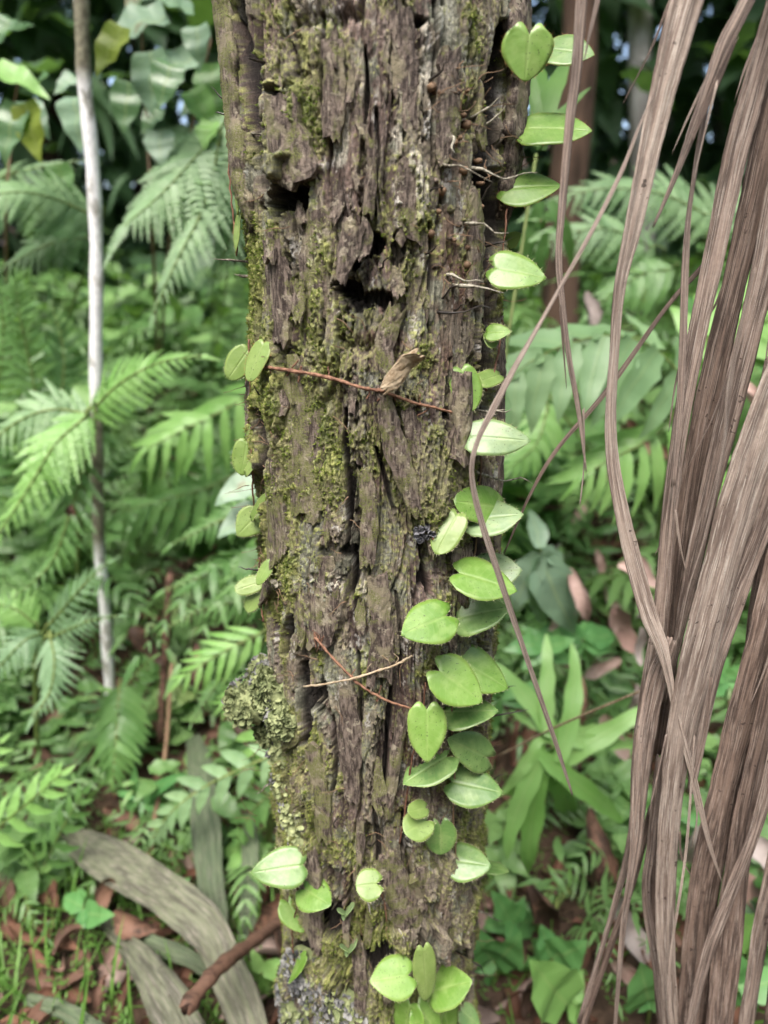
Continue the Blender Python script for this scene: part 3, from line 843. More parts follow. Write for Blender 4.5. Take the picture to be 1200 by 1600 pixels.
def add_leaf(plant, bx, by, tx, ty, w, mat='creeper', lift=.008, tilt=None, tipout=.006, shape=HEART, fold=.10, curl=.08, lobe=.10, cup=.05, dy=0.0, rust=False, fringe=True, petiole=True):
    """bx,by notch and tx,ty tip at photo position, w apparent width in px"""
    p, nn = on_trunk(bx, by)
    P0 = PY(bx, by, (p + nn * lift).y - dy)
    tp, tn = on_trunk(tx, ty)
    q = PY(tx, ty, min(P0.y - tipout, (tp + tn * (lift + .004)).y))
    if P0.y > q.y + .014: P0 = PY(bx, by, q.y + .014)
    ex = (q - P0) * .04; P0 = P0 - ex; q = q + ex
    X = (q - P0)
    view = (Vector((0, 0, CAM_H)) - P0).normalized()
    d = (P0 - Vector((0, 0, CAM_H))).dot(Vector((0, CO, -SI)))
    wa = w * K * d
    side = view.cross(X).normalized()
    if tilt is None:
        ideal = X.length * .80
        tilt = math.acos(max(.42, min(.95, wa / ideal)))
    wt = min(wa / math.cos(tilt), X.length * 1.35) * 1.08
    lobe = lobe * 1.25 + .05
    N = X.cross(side); N = N if N.dot(view) > 0 else -N
    N.normalize(); side.normalize()
    up = side if side.z > 0 else -side
    N = N * math.cos(tilt) + up * math.sin(tilt)
    V, F, luv, rim, ctr = creeper_leaf(P0, q, wt, N, shape, fold, curl, lobe, cup)
    off = np.array(plant.location)
    lf = link('leaf', new_mesh('leaf', V - off, F, luv), M[mat], plant)
    if fringe:
        hv, hf = [], []
        rr = np.vstack([rim, rim[:1]])
        for i in range(len(rim)):
            if np.linalg.norm(rr[i + 1] - rr[i]) < .0011: continue
            for k in range(2):
                b = rr[i] + (rr[i + 1] - rr[i]) * random.random()
                o = b - ctr; o /= np.linalg.norm(o) + 1e-9
                o = o + np.random.default_rng(len(hv)).normal(0, .35, 3)
                t = np.cross(o, np.array(N)); t /= np.linalg.norm(t) + 1e-9
                ln = random.uniform(.0006, .0017)
                n = len(hv)
                hv += [b - t * .00007, b + t * .00007, b + o * ln + np.array(N) * ln * .3]
                hf.append((n, n + 1, n + 2))
        link('hair_fringe', new_mesh('hair_fringe', np.array(hv) - off, hf), M['rust' if rust else 'hair'], lf)
    if petiole:
        root = p - nn * .004
        mid = (root + P0) / 2 + Vector((0, 0, -.002))
        tv, tf, tl = tube(catmull([tuple(root), tuple(mid), tuple(P0 + X * .04 - N * .0006)], 6), .0008, 5)
        link('petiole', new_mesh('petiole', tv - off, tf), M['stem'], lf)
    return lf

def creeper(label, px, py):
    p, nn = on_trunk(px, py)
    return thing('creeper', label, 'creeper', p, group='creepers on the trunk')

def stem_on(plant, pts, r=.0009, mat='root', lift=.0055, name='stem', rough=.5, parent=None):
    A = catmull(pts, max(8, len(pts) * 6))
    r = r * .72
    W = []
    for x, y in A:
        p, nn = on_trunk(x, y); W.append(tuple(p + nn * (lift + random.uniform(-.0006, .0006))))
    V, F, L = tube(W, [r * random.uniform(.8, 1.2) for _ in W], 6, rough)
    off = np.array(plant.location) if plant else np.zeros(3)
    return link(name, new_mesh(name, V - off, F), M[mat], parent or plant)

# right edge, upper: five big leaves
c = creeper('row of large glossy heart leaves on the right edge of the trunk, top third', 790, 300)
add_leaf(c, 858, 76, 926, 80, 38, 'creeper_dull', dy=-.004, rust=True, lobe=.02, fold=.05)
add_leaf(c, 827, 56, 822, 124, 74, 'creeper', dy=.05, tilt=-.25, lobe=.17, fold=.22, cup=.05, rust=True, tipout=.0)
add_leaf(c, 822, 200, 921, 196, 43, rust=True, lobe=.02, dy=.004)
add_leaf(c, 790, 294, 874, 284, 46, rust=True, lobe=.06, dy=.012, fold=.16)
add_leaf(c, 792, 380, 812, 365, 22, 'creeper_yellow', lobe=.05)
add_leaf(c, 776, 418, 851, 430, 52, lobe=.08, dy=.014)
stem_on(c, [(812, 60), (806, 190), (785, 300), (776, 400), (770, 450)], lift=.004)
c = creeper('tiny two-leaved creeper beside the dark groove right of the wood chip', 768, 522)
add_leaf(c, 762, 519, 796, 517, 24, 'creeper', lobe=.03, dy=.006)
add_leaf(c, 768, 520, 768, 542, 22, 'creeper_yellow', shape=ROUND, lobe=.05, dy=.010)
add_leaf(c, 779, 586, 741, 597, 25, 'creeper_yellow', shape=ROUND, lobe=.03, dy=.012, tilt=.5)
add_leaf(c, 722, 580, 738, 640, 46, 'creeper', shape=ROUND, lobe=.05, lift=.006, tilt=.3)
stem_on(c, [(772, 500), (764, 560), (748, 610)])
c = creeper('run of pale speckled heart leaves on the right edge, middle of the trunk', 748, 800)
add_leaf(c, 737, 682, 826, 686, 54, 'creeper_spot', lobe=.05, dy=.012, tilt=.35)
add_leaf(c, 736, 812, 814, 800, 54, 'creeper_spot', lobe=.05, dy=.004)
add_leaf(c, 779, 792, 716, 782, 54, 'creeper', shape=ROUND, lobe=.05, dy=.02, tilt=.3)
add_leaf(c, 713, 806, 682, 862, 44, 'creeper_yellow', shape=ROUND, lobe=.04, lift=.012, tilt=.2)
add_leaf(c, 748, 895, 812, 889, 58, 'creeper_spot', lobe=.05, dy=.004)
add_leaf(c, 722, 896, 807, 918, 58, 'creeper', lobe=.08, dy=.014)
add_leaf(c, 717, 966, 791, 948, 60, 'creeper_dull', lobe=.06, fold=-.15, lift=.009)
add_leaf(c, 694, 963, 631, 988, 66, 'creeper', lobe=.14, lift=.02, fold=.2, tilt=.3)
stem_on(c, [(742, 680), (738, 780), (730, 870), (715, 960), (700, 975), (690, 1000)], mat='stem_brown')
c = creeper('crowd of overlapping bright heart leaves low on the right edge', 715, 1140)
add_leaf(c, 698, 1112, 774, 1106, 50, 'creeper_dull', lobe=.04, lift=.006)
add_leaf(c, 722, 1034, 794, 1072, 62, 'creeper', lobe=.1, lift=.012)
add_leaf(c, 690, 1050, 754, 1094, 68, 'creeper', lobe=.12, lift=.02)
add_leaf(c, 694, 1184, 631, 1220, 52, 'creeper_dull', lobe=.12, lift=.007)
add_leaf(c, 667, 1112, 668, 1191, 58, 'creeper', lobe=.08, lift=.018, fold=.2, tilt=.1, tipout=.012)
add_leaf(c, 758, 1182, 707, 1156, 52, 'creeper_dull', lobe=.16, lift=.014, fold=.22, tilt=.2)
add_leaf(c, 709, 1222, 784, 1236, 60, 'creeper_dull', lobe=.07, lift=.014)
add_leaf(c, 664, 1283, 634, 1300, 44, 'creeper_yellow', lobe=.2, shape=ROUND, lift=.014, tilt=.1)
add_leaf(c, 664, 1262, 640, 1268, 26, 'creeper_yellow', lobe=.1, shape=ROUND, lift=.012, tilt=.1)
add_leaf(c, 688, 1292, 690, 1336, 46, 'creeper_dull', lobe=.16, shape=ROUND, lift=.010, tilt=.1)
add_leaf(c, 709, 1344, 765, 1351, 52, 'creeper_dull', lobe=.1, lift=.014, fold=.15)
add_leaf(c, 752, 1352, 793, 1358, 18, 'creeper_dull', lobe=.0, lift=.004)
stem_on(c, [(660, 1060), (655, 1110), (640, 1180), (630, 1260), (622, 1310)], mat='root')
stem_on(c, [(700, 1050), (698, 1120), (702, 1190), (700, 1260), (704, 1340)], mat='stem_brown')
c = creeper('single pale green notched leaf alone low on the front of the trunk', 575, 1380)
add_leaf(c, 587, 1381, 557, 1384, 44, 'creeper_yellow', lobe=.22, shape=ROUND, lift=.012, tilt=.1, tipout=.002)
stem_on(c, [(592, 1378), (600, 1400), (604, 1430)], r=.0006)
c = creeper('rosette of bright pointed leaves at the very bottom of the trunk', 665, 1540)
add_leaf(c, 635, 1524, 581, 1532, 58, 'creeper', lobe=.14, lift=.016, fold=.12, tilt=.15)
add_leaf(c, 655, 1576, 690, 1620, 54, 'creeper', lobe=.06, lift=.012)
add_leaf(c, 640, 1572, 626, 1630, 50, 'creeper', lobe=.06, lift=.010)
add_leaf(c, 690, 1572, 712, 1630, 50, 'creeper', lobe=.06, lift=.014)
add_leaf(c, 722, 1580, 750, 1602, 30, 'creeper_dull', lobe=.06, lift=.008)
add_leaf(c, 676, 1548, 733, 1532, 56, 'creeper', lobe=.04, lift=.012)
add_leaf(c, 662, 1486, 669, 1568, 34, 'creeper_yellow', lobe=.02, lift=.018, fold=.3, tilt=.2, shape=ROUND)
stem_on(c, [(650, 1500), (660, 1550), (665, 1600)], mat='stem_brown')
# left edge
c = creeper('oval yellow-green leaves on the left edge beside the rusty root', 395, 560)
add_leaf(c, 387, 548, 357, 590, 38, 'creeper_yellow', lobe=.02, shape=ROUND, dy=.004, tilt=.2)
add_leaf(c, 411, 538, 386, 592, 28, 'creeper_yellow', lobe=.02, shape=ROUND, dy=.012, tilt=.7, rust=True)
add_leaf(c, 393, 630, 382, 682, 12, 'creeper_yellow', lobe=.02, dy=.0, tilt=1.0)
stem_on(c, [(402, 530), (404, 600), (400, 680), (404, 700)])
c = creeper('two folded yellow-green leaf pairs on the left edge around mid height', 398, 720)
add_leaf(c, 385, 692, 377, 741, 36, 'creeper_yellow', lobe=.03, shape=ROUND, dy=.004, tilt=.2)
add_leaf(c, 384, 738, 407, 702, 12, 'creeper_yellow', lobe=.0, shape=ROUND, dy=.012, tilt=1.0)
add_leaf(c, 402, 804, 371, 836, 44, 'creeper_yellow', lobe=.06, dy=.004, tilt=.15)
add_leaf(c, 393, 808, 412, 770, 10, 'creeper_yellow', lobe=.0, dy=.010, tilt=1.0)
stem_on(c, [(406, 700), (408, 760), (410, 820)])
c = creeper('bitten yellow-green leaf pair on the left edge above the lichen', 408, 900)
add_leaf(c, 404, 910, 368, 922, 26, 'creeper_yellow', lobe=.04, shape=ROUND, dy=.004, tilt=.2)
add_leaf(c, 405, 922, 386, 955, 24, 'creeper_yellow', lobe=.04, shape=ROUND, dy=.004, tilt=.2)
add_leaf(c, 421, 880, 401, 912, 18, 'creeper_yellow', lobe=.04, shape=ROUND, dy=.012, tilt=.5)
stem_on(c, [(418, 870), (418, 920), (424, 970)])
c = creeper('large pale leaf pointing left with two greener ones, low on the left edge', 450, 1390)
add_leaf(c, 470, 1352, 394, 1363, 56, 'creeper_dull', lobe=.03, dy=.014, tilt=.05, fold=.06)
add_leaf(c, 478, 1390, 514, 1412, 50, 'creeper', lobe=.14, lift=.012, fold=.15, tilt=.2)
add_leaf(c, 452, 1412, 474, 1455, 40, 'creeper', lobe=.14, dy=.006, rust=True, tilt=.2)
add_leaf(c, 476, 1494, 448, 1534, 14, 'creeper', lobe=.0, dy=.006, tilt=1.0)
stem_on(c, [(470, 1340), (474, 1400), (466, 1450), (470, 1500)])
c = creeper('narrow yellowed leaves seen edge-on, high on the left edge', 366, 300)
for a in [(366, 212, 358, 244), (368, 232, 364, 330), (372, 336, 364, 392)]:
    add_leaf(c, *a, 8, 'creeper_yellow', lobe=.0, dy=.002, tilt=1.1, rust=True)
stem_on(c, [(370, 200), (374, 300), (384, 400)])
for lab, sx, sy, hv in (('tiny two-leaved seedling on the trunk just below the lone notched leaf', 540, 1425, 10), ('tiny pale three-lobed seedling near the foot of the trunk', 545, 1482, 11)):
    c = creeper(lab, sx, sy)
    add_leaf(c, sx + 1, sy - 2, sx + 9, sy - 8, hv, 'creeper_spot', lobe=.1, lift=.008, shape=ROUND, fringe=False)
    add_leaf(c, sx - 1, sy, sx - 4, sy + 12, hv * .8, 'creeper_spot', lobe=.05, lift=.008, fringe=False)
    add_leaf(c, sx, sy, sx - 10, sy - 3, hv * .7, 'creeper_spot', lobe=.05, lift=.008, shape=ROUND, fringe=False)

# aerial roots and twigs lying on the bark
def root_thing(name, label, cat, pts, r, mat, lift=.005, side=6):
    p, nn = on_trunk(*pts[0]); t = thing(name, label, cat, p)
    stem_on(t, pts, r, mat, lift, 'root_strand')
    for k in range(side):
        i = random.randrange(len(pts) - 1); q = random.random()
        x = pts[i][0] * (1 - q) + pts[i + 1][0] * q; y = pts[i][1] * (1 - q) + pts[i + 1][1] * q
        stem_on(t, [(x, y), (x + random.uniform(-6, 6), y + random.choice((-1, 1)) * 8), (x + random.uniform(-12, 12), y + random.choice((-1, 1)) * 16)], r * .4, mat, lift - .001, 'rootlet')
root_thing('aerial_root', 'rusty aerial root crossing the trunk left of the wood chip', 'root', [(425, 572), (470, 578), (520, 588), (570, 604), (600, 608)], .0017, 'root', .007)
root_thing('aerial_root', 'thin dark root running down right from the wood chip', 'root', [(600, 610), (640, 626), (670, 634), (696, 642)], .0012, 'root', .007, 4)
root_thing('aerial_root', 'reddish root slanting across the lower front of the trunk', 'root', [(500, 990), (525, 1020), (560, 1058), (600, 1085), (640, 1100), (668, 1108)], .0012, 'root', .006)
root_thing('dry_twig', 'thin tan twig lying across the lower trunk beside the lichen', 'twig', [(484, 1066), (530, 1058), (580, 1044), (620, 1028), (640, 1016)], .0011, 'twig', .007, 3)

# lichens
def lichen(label, blobs_, n, mats, size, seed):
    """ruffled lobes crowded over a few mounds; blobs_: photo x, y, radius px, bulge m"""
    r = random.Random(seed)
    p, nn = on_trunk(blobs_[0][0], blobs_[0][1])
    t = thing('lichen', label, 'lichen', p, group='lichens on the trunk')
    accs = [Acc() for _ in mats]
    core = Acc()
    for bx, by, br, bul in blobs_:
        cp, cn = on_trunk(bx, by)
        d = (cp - Vector((0, 0, CAM_H))).length; R = br * K * d
        for k in range(int(n * br / sum(b[2] for b in blobs_))):
            th = r.uniform(0, 6.283); q = math.sqrt(r.random())
            side = Vector((-cn.y, cn.x, 0)); upv = Vector((0, 0, 1))
            o = side * math.cos(th) * q * R + upv * math.sin(th) * q * R
            hgt = bul * math.sqrt(max(0, 1 - q * q)) + r.uniform(-.001, .002)
            c0 = cp + o + cn * hgt
            nrm = (cn * (1.1 - q) + o.normalized() * q + Vector((r.uniform(-.5, .5), r.uniform(-.5, .5), r.uniform(-.3, .6)))).normalized()
            s = size * r.uniform(.6, 1.5)
            # ruffled cup
            V, F, L = [], [], []
            nr = 9; ph = r.uniform(0, 6)
            Mx = frame(c0, o + Vector((r.uniform(-.01, .01), r.uniform(-.01, .01), r.uniform(-.01, .01))), nrm)
            V.append(Mx @ Vector((0, 0, -.25 * s)))
            for ring, rad in ((0, .5), (1, 1.0)):
                for a in range(nr):
                    an = a / nr * 6.283
                    rr = rad * s * (1 + .35 * math.sin(an * 2 + ph) * ring + r.uniform(-.15, .15))
                    V.append(Mx @ Vector((math.cos(an) * rr, math.sin(an) * rr, ring * s * (.25 * math.sin(an * 3 + ph) + r.uniform(-.2, .25)))))
            for a in range(nr):
                b = (a + 1) % nr
                F.append((0, 1 + a, 1 + b)); F.append((1 + a, 1 + nr + a, 1 + nr + b, 1 + b))
            which = min(len(mats) - 1, int((r.random() * .6 + (0.5 if math.cos(th) < -.2 and len(mats) > 1 else 0)) * len(mats)))
            accs[which].add(np.array([tuple(v) for v in V]), F, np.zeros((len(V), 3)))
        # the lump underneath that carries the lobes
        V, F = [], []
        nu, nvv = 12, 6
        for i in range(nvv):
            q = i / (nvv - 1)
            for j in range(nu):
                th = j / nu * 6.283
                o = Vector((-cn.y, cn.x, 0)) * math.cos(th) * q * R + Vector((0, 0, 1)) * math.sin(th) * q * R
                V.append(tuple(cp + o + cn * (bul * math.sqrt(max(0, 1 - q * q)) * .9 - .004 * q + r.uniform(-.001, .001))))
        for i in range(nvv - 1):
            for j in range(nu):
                F.append((i * nu + j, (i + 1) * nu + j, (i + 1) * nu + (j + 1) % nu, i * nu + (j + 1) % nu))
        core.add(np.array(V), F, np.zeros((len(V), 3)))
    off = Matrix.Translation(-p)
    for a, m in zip(accs + [core], list(mats) + [mats[0]]):
        if a.n:
            me = a.mesh('thallus'); me.transform(off)
            o = link('thallus', me, M[m], t); o['kind'] = 'stuff'
lichen('thick ruffled grey-green lichen clump jutting out left of the trunk', [(432, 1078, 46, .018), (395, 1095, 36, .020), (420, 1050, 26, .014), (448, 1120, 32, .014), (425, 1140, 24, .012)], 1500, ('lichen', 'lichen', 'lichen_grey'), .0021, 3)
lichen('loose hanging grey-green lichen tufts below the jutting clump', [(440, 1180, 22, .009), (446, 1225, 24, .010), (460, 1270, 30, .010), (470, 1310, 26, .008), (452, 1330, 16, .008)], 260, ('lichen', 'lichen', 'lichen_grey'), .0018, 5)
lichen('dark grey leafy lichen patch at the foot of the trunk', [(490, 1540, 52, .010), (460, 1575, 36, .012), (530, 1580, 40, .008), (455, 1520, 22, .008)], 420, ('lichen', 'lichen_grey', 'lichen_grey', 'lichen_grey'), .0026, 8)
lichen('small whitish lichen speck on the left side above the jutting clump', [(438, 912, 10, .004)], 16, ('spine_pale',), .0016, 9)

# little cup fungi
p, nn = on_trunk(655, 826)
t = thing('cup_fungus', 'cluster of tiny black and orange cup fungi beside a yellow-green leaf', 'fungus', p)
for k in range(11):
    p2, n2 = on_trunk(640 + random.uniform(0, 34), 818 + random.uniform(0, 20))
    c0 = p2 + n2 * random.uniform(.006, .010); dirn = (n2 + Vector((random.uniform(-.5, .5), 0, random.uniform(-.4, .5)))).normalized()
    r = random.uniform(.0016, .0028)
    pts = [tuple(c0 - dirn * .006), tuple(c0 - dirn * .001), tuple(c0), tuple(c0 - dirn * .0008), tuple(c0 - dirn * .0012)]
    V, F, L = tube(pts[:3], [r * .4, r * .9, r], 9, .15)
    cupo = link('cup', new_mesh('cup', V - np.array(p), F[:-1]), M['cup'], t)
    V, F, L = tube([tuple(c0 - dirn * .0016), tuple(c0 - dirn * .0009)], [r * .8, r * .62], 9, .1)
    link('cup_inside', new_mesh('cup_inside', V - np.array(p), F), M['cup_orange' if k in (3, 7) else 'cup'], cupo)

# ------------------------------------------------------------------ dead palm leaf hanging on the right
def ribbon(path, Yp, thick=.0006, pleats=2, fold=.25, seed=0, n=None, twist=0.0, off=None, flat=(0, -1, 0), ragged=True, wscale=1.0):
    """strip along photo positions (x, y, width px); Yp distance or list"""
    r = random.Random(seed)
    A = catmull(path, n or max(14, len(path) * 7))
    if isinstance(Yp, (int, float)): Yp = [Yp] * len(path)
    YY = np.interp(np.linspace(0, 1, len(A)), np.linspace(0, 1, len(Yp)), Yp)
    W = [PY(a[0], a[1], y) for a, y in zip(A, YY)]
    wd = []
    for a, p in zip(A, W):
        d = (p - Vector((0, 0, CAM_H))).dot(Vector((0, CO, -SI)))
        wd.append(max(a[2], .8) * K * d * wscale)
    m = len(A); nc = 11
    top, bot, luv = [], [], []
    ln = sum((W[i + 1] - W[i]).length for i in range(m - 1))
    ph = r.uniform(0, 6.28); ph2 = r.uniform(0, 6.28)
    jit = [r.uniform(-.5, .5) for _ in range(nc)]
    acc = 0
    for i in range(m):
        s = i / (m - 1)
        if i: acc += (W[i] - W[i - 1]).length
        T = (W[min(i + 1, m - 1)] - W[max(i - 1, 0)]).normalized()
        nb = Vector(flat); 
        tw = twist * math.sin(s * 3.1 + ph) + .15 * math.sin(s * 5 + ph2)
        sd = T.cross(nb).normalized(); nb = sd.cross(T).normalized()
        sd2 = sd * math.cos(tw) + nb * math.sin(tw); nb2 = nb * math.cos(tw) - sd * math.sin(tw)
        w = wd[i] / max(.75, math.cos(tw)) * (1 + .05 * math.sin(s * 23 + ph) + .03 * r.uniform(-1, 1))
        for j in range(nc):
            v = j / (nc - 1) * 2 - 1
            z = -fold * abs(v) ** 1.2 * w * .5 + w * .035 * math.cos(v * math.pi * pleats + ph) + w * .012 * jit[j]
            z += w * .03 * math.sin(s * 17 + v * 3 + ph)
            e = (r.uniform(-.5, .5) * .004 if (ragged and i in (0, m - 1)) else 0)
            p = W[i] + sd2 * (v * w / 2) + nb2 * z + T * e
            top.append(tuple(p)); bot.append(tuple(p - nb2 * thick)); luv.append((acc / .25, v, r.random() * 0 + seed * .137 % 1))
    N = m * nc
    F = []
    for i in range(m - 1):
        for j in range(nc - 1):
            a = i * nc + j
            F.append((a, a + nc, a + nc + 1, a + 1)); F.append((N + a, N + a + 1, N + a + nc + 1, N + a + nc))
    rim = [j for j in range(nc)] + [i * nc + nc - 1 for i in range(1, m)] + [(m - 1) * nc + j for j in range(nc - 2, -1, -1)] + [i * nc for i in range(m - 2, 0, -1)]
    for a, b in zip(rim, rim[1:] + rim[:1]): F.append((a, b, N + b, N + a))
    V = np.array(top + bot)
    if off is not None: V = V - np.array(off)
    return V, F, np.array(luv + luv)

FY = .43
fr_loc = PY(1130, 1500, .52)
frond = thing('dead_palm_leaf', 'big dead brown palm leaf hanging in long strips on the right', 'palm leaf', fr_loc)
LEAFLETS = [
    ([(1150, -260, 60), (1105, -100, 76), (1074, 0, 72), (1042, 120, 60), (1016, 230, 48), (991, 350, 36), (969, 450, 24), (960, 560, 21), (955, 650, 25), (958, 720, 27), (972, 800, 29), (991, 880, 34), (1014, 960, 36), (1034, 1010, 28), (1046, 1060, 17), (1061, 1130, 14), (1085, 1220, 12), (1106, 1310, 9), (1128, 1378, 2)], .415, 'dry_pale', .12, .2),
    ([(930, -220, 30), (915, -60, 30), (910, 0, 26), (903, 100, 22), (892, 190, 19), (880, 320, 17), (874, 400, 13), (880, 480, 12), (890, 560, 11), (904, 640, 9), (916, 735, 3)], .405, 'dry', .35, .2),
    ([(960, -120, 14), (934, 0, 10), (920, 60, 5), (914, 90, 2)], .40, 'dry', .2, .2),
    ([(912, 640, 4), (913, 720, 3), (906, 790, 2.5)], .407, 'dry_pale', .2, .2),
    ([(1020, 150, 3), (1000, 195, 6), (970, 270, 9), (925, 360, 9), (880, 440, 9), (842, 508, 10), (802, 578, 13), (771, 638, 15), (746, 690, 12), (737, 740, 13), (751, 810, 15), (780, 900, 14), (810, 990, 13), (841, 1080, 12), (870, 1165, 10), (895, 1243, 4)], [.40, .395, .385, .375, .37, .375, .385, .40], 'dry_pale', .2, .5),
    ([(1230, -140, 34), (1168, 0, 30), (1138, 60, 34), (1110, 130, 26), (1085, 200, 20), (1052, 285, 11), (1022, 352, 4)], .42, 'dry', .3, .2),
    ([(1150, 60, 10), (1120, 130, 14), (1092, 190, 9), (1082, 220, 4)], .416, 'dry_dark', .2, .2),
    ([(1112, 130, 9), (1094, 220, 11), (1082, 300, 9), (1076, 350, 12), (1071, 430, 15), (1068, 530, 15), (1062, 640, 12), (1052, 760, 8)], .43, 'dry', .3, .2),
    ([(1120, 390, 9), (1090, 425, 10), (1040, 482, 9), (950, 608, 9), (872, 700, 8), (830, 770, 6), (788, 864, 3)], .46, 'dry_dark', .1, .3),
    ([(1240, -100, 40), (1200, 60, 46), (1172, 160, 46), (1148, 250, 44), (1116, 400, 40), (1090, 520, 34), (1066, 650, 28), (1046, 800, 27), (1034, 950, 32), (1014, 1100, 38), (1001, 1200, 34), (990, 1300, 22), (960, 1420, 14), (905, 1600, 10)], .44, 'dry', .2, .3),
    ([(1270, -60, 50), (1220, 130, 54), (1182, 300, 52), (1146, 450, 46), (1112, 600, 46), (1082, 750, 46), (1062, 900, 38), (1046, 1050, 30), (1030, 1180, 22)], .45, 'dry_dark', .2, .25),
    ([(1290, 40, 50), (1232, 250, 52), (1196, 420, 50), (1162, 560, 46), (1122, 720, 44), (1088, 870, 34), (1060, 1000, 20), (1040, 1100, 8)], .435, 'dry', .15, .25),
    ([(1330, 220, 70), (1260, 480, 74), (1203, 640, 76), (1152, 800, 80), (1112, 950, 78), (1084, 1060, 70), (1064, 1150, 60), (1046, 1300, 44), (1040, 1450, 38), (1050, 1620, 32)], .415, 'dry_pale', .12, .15),
    ([(1320, 420, 60), (1258, 620, 62), (1205, 790, 60), (1164, 900, 54), (1124, 1020, 46), (1094, 1150, 34), (1080, 1240, 14)], .425, 'dry', .15, .2),
    ([(1180, 420, 5), (1160, 500, 6), (1141, 600, 11), (1131, 700, 8), (1104, 830, 5), (1076, 920, 3), (1060, 1000, 2)], .41, 'dry_pale', .2, .3),
    ([(1200, 560, 10), (1175, 700, 14), (1150, 800, 10), (1120, 900, 6), (1085, 905, 3)], .43, 'dry', .2, .4),
    ([(1290, 640, 50), (1232, 830, 54), (1190, 1000, 58), (1152, 1150, 62), (1122, 1280, 62), (1096, 1420, 62), (1080, 1620, 62)], .43, 'dry_dark', .15, .2),
    ([(1290, 760, 46), (1228, 1000, 46), (1192, 1150, 46), (1162, 1300, 54), (1142, 1450, 60), (1122, 1620, 56)], .42, 'dry_dark', .15, .2),
    ([(1300, 900, 34), (1244, 1200, 36), (1212, 1350, 36), (1187, 1480, 38), (1166, 1620, 32)], .425, 'dry', .2, .3),
    ([(1050, 1000, 20), (1028, 1060, 42), (1010, 1150, 40), (1000, 1260, 34), (994, 1330, 26), (975, 1450, 14), (960, 1620, 6)], .425, 'dry', .15, .3),
    ([(1060, 1120, 16), (1040, 1200, 26), (1024, 1350, 24), (1030, 1500, 24), (1036, 1620, 20)], .45, 'dry_dark', .2, .3),
    ([(1032, 1180, 16), (1018, 1320, 20), (1010, 1400, 18), (1024, 1500, 16), (1040, 1620, 12)], .44, 'dry', .2, .3),
    ([(1020, 1260, 14), (990, 1380, 16), (955, 1480, 16), (905, 1620, 14)], .455, 'dry_dark', .3, .3),
    ([(1215, 760, 20), (1196, 850, 24), (1176, 1000, 26), (1168, 1150, 22), (1150, 1280, 12)], .47, 'dry_dark', .2, .3),
    ([(1300, 1000, 40), (1270, 1200, 46), (1240, 1400, 50), (1215, 1620, 50)], .41, 'dry_dark', .2, .2),
    ([(1230, 1060, 20), (1208, 1180, 22), (1180, 1300, 26), (1110, 1480, 26), (1075, 1620, 20)], .405, 'dry', .15, .3),
    ([(1085, 1150, 3), (1072, 1330, 5), (1050, 1480, 5), (1046, 1560, 8), (1054, 1620, 8)], .408, 'dry_pale', .2, .3),
]
for i, (path, Yp, mt, fold, tw) in enumerate(LEAFLETS):
    V, F, L = ribbon(path, Yp, .0005, 2 + i % 3, fold * .8, i + 1, None, tw * .7, fr_loc, wscale=.66 if i == 4 else .78)
    link('leaflet', new_mesh('leaflet', V, F, L), M[mt], frond)
rt = random.Random(4)
for k in range(26):
    path, Yp = LEAFLETS[rt.choice([0, 1, 5, 9, 10, 11, 12, 13, 16, 17, 18, 19])][:2]
    i = rt.randrange(1, len(path) - 2); x, y, w = path[i]
    sd = rt.choice((-1, 1)); dx = (path[i + 1][0] - x) / max(1, path[i + 1][1] - y)
    l = rt.uniform(60, 190)
    th = [(x + sd * w * .38, y, 4), (x + sd * w * .42 + dx * l * .5 + sd * rt.uniform(2, 9), y + l * .5, 3), (x + sd * w * .42 + dx * l + sd * rt.uniform(0, 26), y + l, 1)]
    V, F, L = ribbon(th, (Yp if isinstance(Yp, float) else .39) - .006, .0003, 1, .1, 60 + k, 10, .4, fr_loc)
    link('torn_fibre', new_mesh('torn_fibre', V, F, L), M[rt.choice(['dry', 'dry_pale', 'dry_dark'])], frond)
# the leaf's midrib, above and right of the picture, that carries the strips
top = [PY(900, -330, .42), PY(1060, -300, .43), PY(1220, -160, .43), PY(1330, 100, .43), PY(1370, 500, .43), PY(1350, 1000, .43)]
V, F, L = tube(catmull([tuple(p) for p in top], 24), [.006 + .006 * i / 23 for i in range(24)], 8)
link('midrib', new_mesh('midrib', V - np.array(fr_loc), F), M['stem_brown'], frond)

# ------------------------------------------------------------------ pinnae and fronds
def lobe_template(w=.22, ns=9, droop=.25, fold=.2, wave=.06, blunt=.75, seed=0, base=.5, lance=False, bend=0.0):
    """lance-shaped leaflet of unit length along +X"""
    r = random.Random(seed); ph = r.uniform(0, 6)
    V, L, F = [], [], []
    for i in range(ns):
        s = i / (ns - 1)
        f = (base + (1 - base) * min(1, s / .25)) if s < .25 else max(0.02, 1 - ((s - .25) / .75) ** (1.6 + blunt))
        if lance: f = max(.03, math.sin(math.pi * (.06 + .93 * s) ** .8) ** .55)
        hw = w * .5 * f * (1 + wave * math.sin(s * 21 + ph))
        z0 = -droop * s * s + .02 * math.sin(s * 6 + ph)
        x = s * (1 - .12 * droop * s)
        y0 = .04 * math.sin(s * 3 + ph) + bend * s * s
        for v in (-1, 0, 1):
            V.append((x, y0 + v * hw, z0 + abs(v) * fold * hw + .15 * hw * math.sin(s * 14 + v + ph))); L.append((s, v, 0))
    for i in range(ns - 1):
        for j in range(2):
            a = i * 3 + j; F.append((a, a + 1, a + 4, a + 3))
    return np.array(V), F, np.array(L)

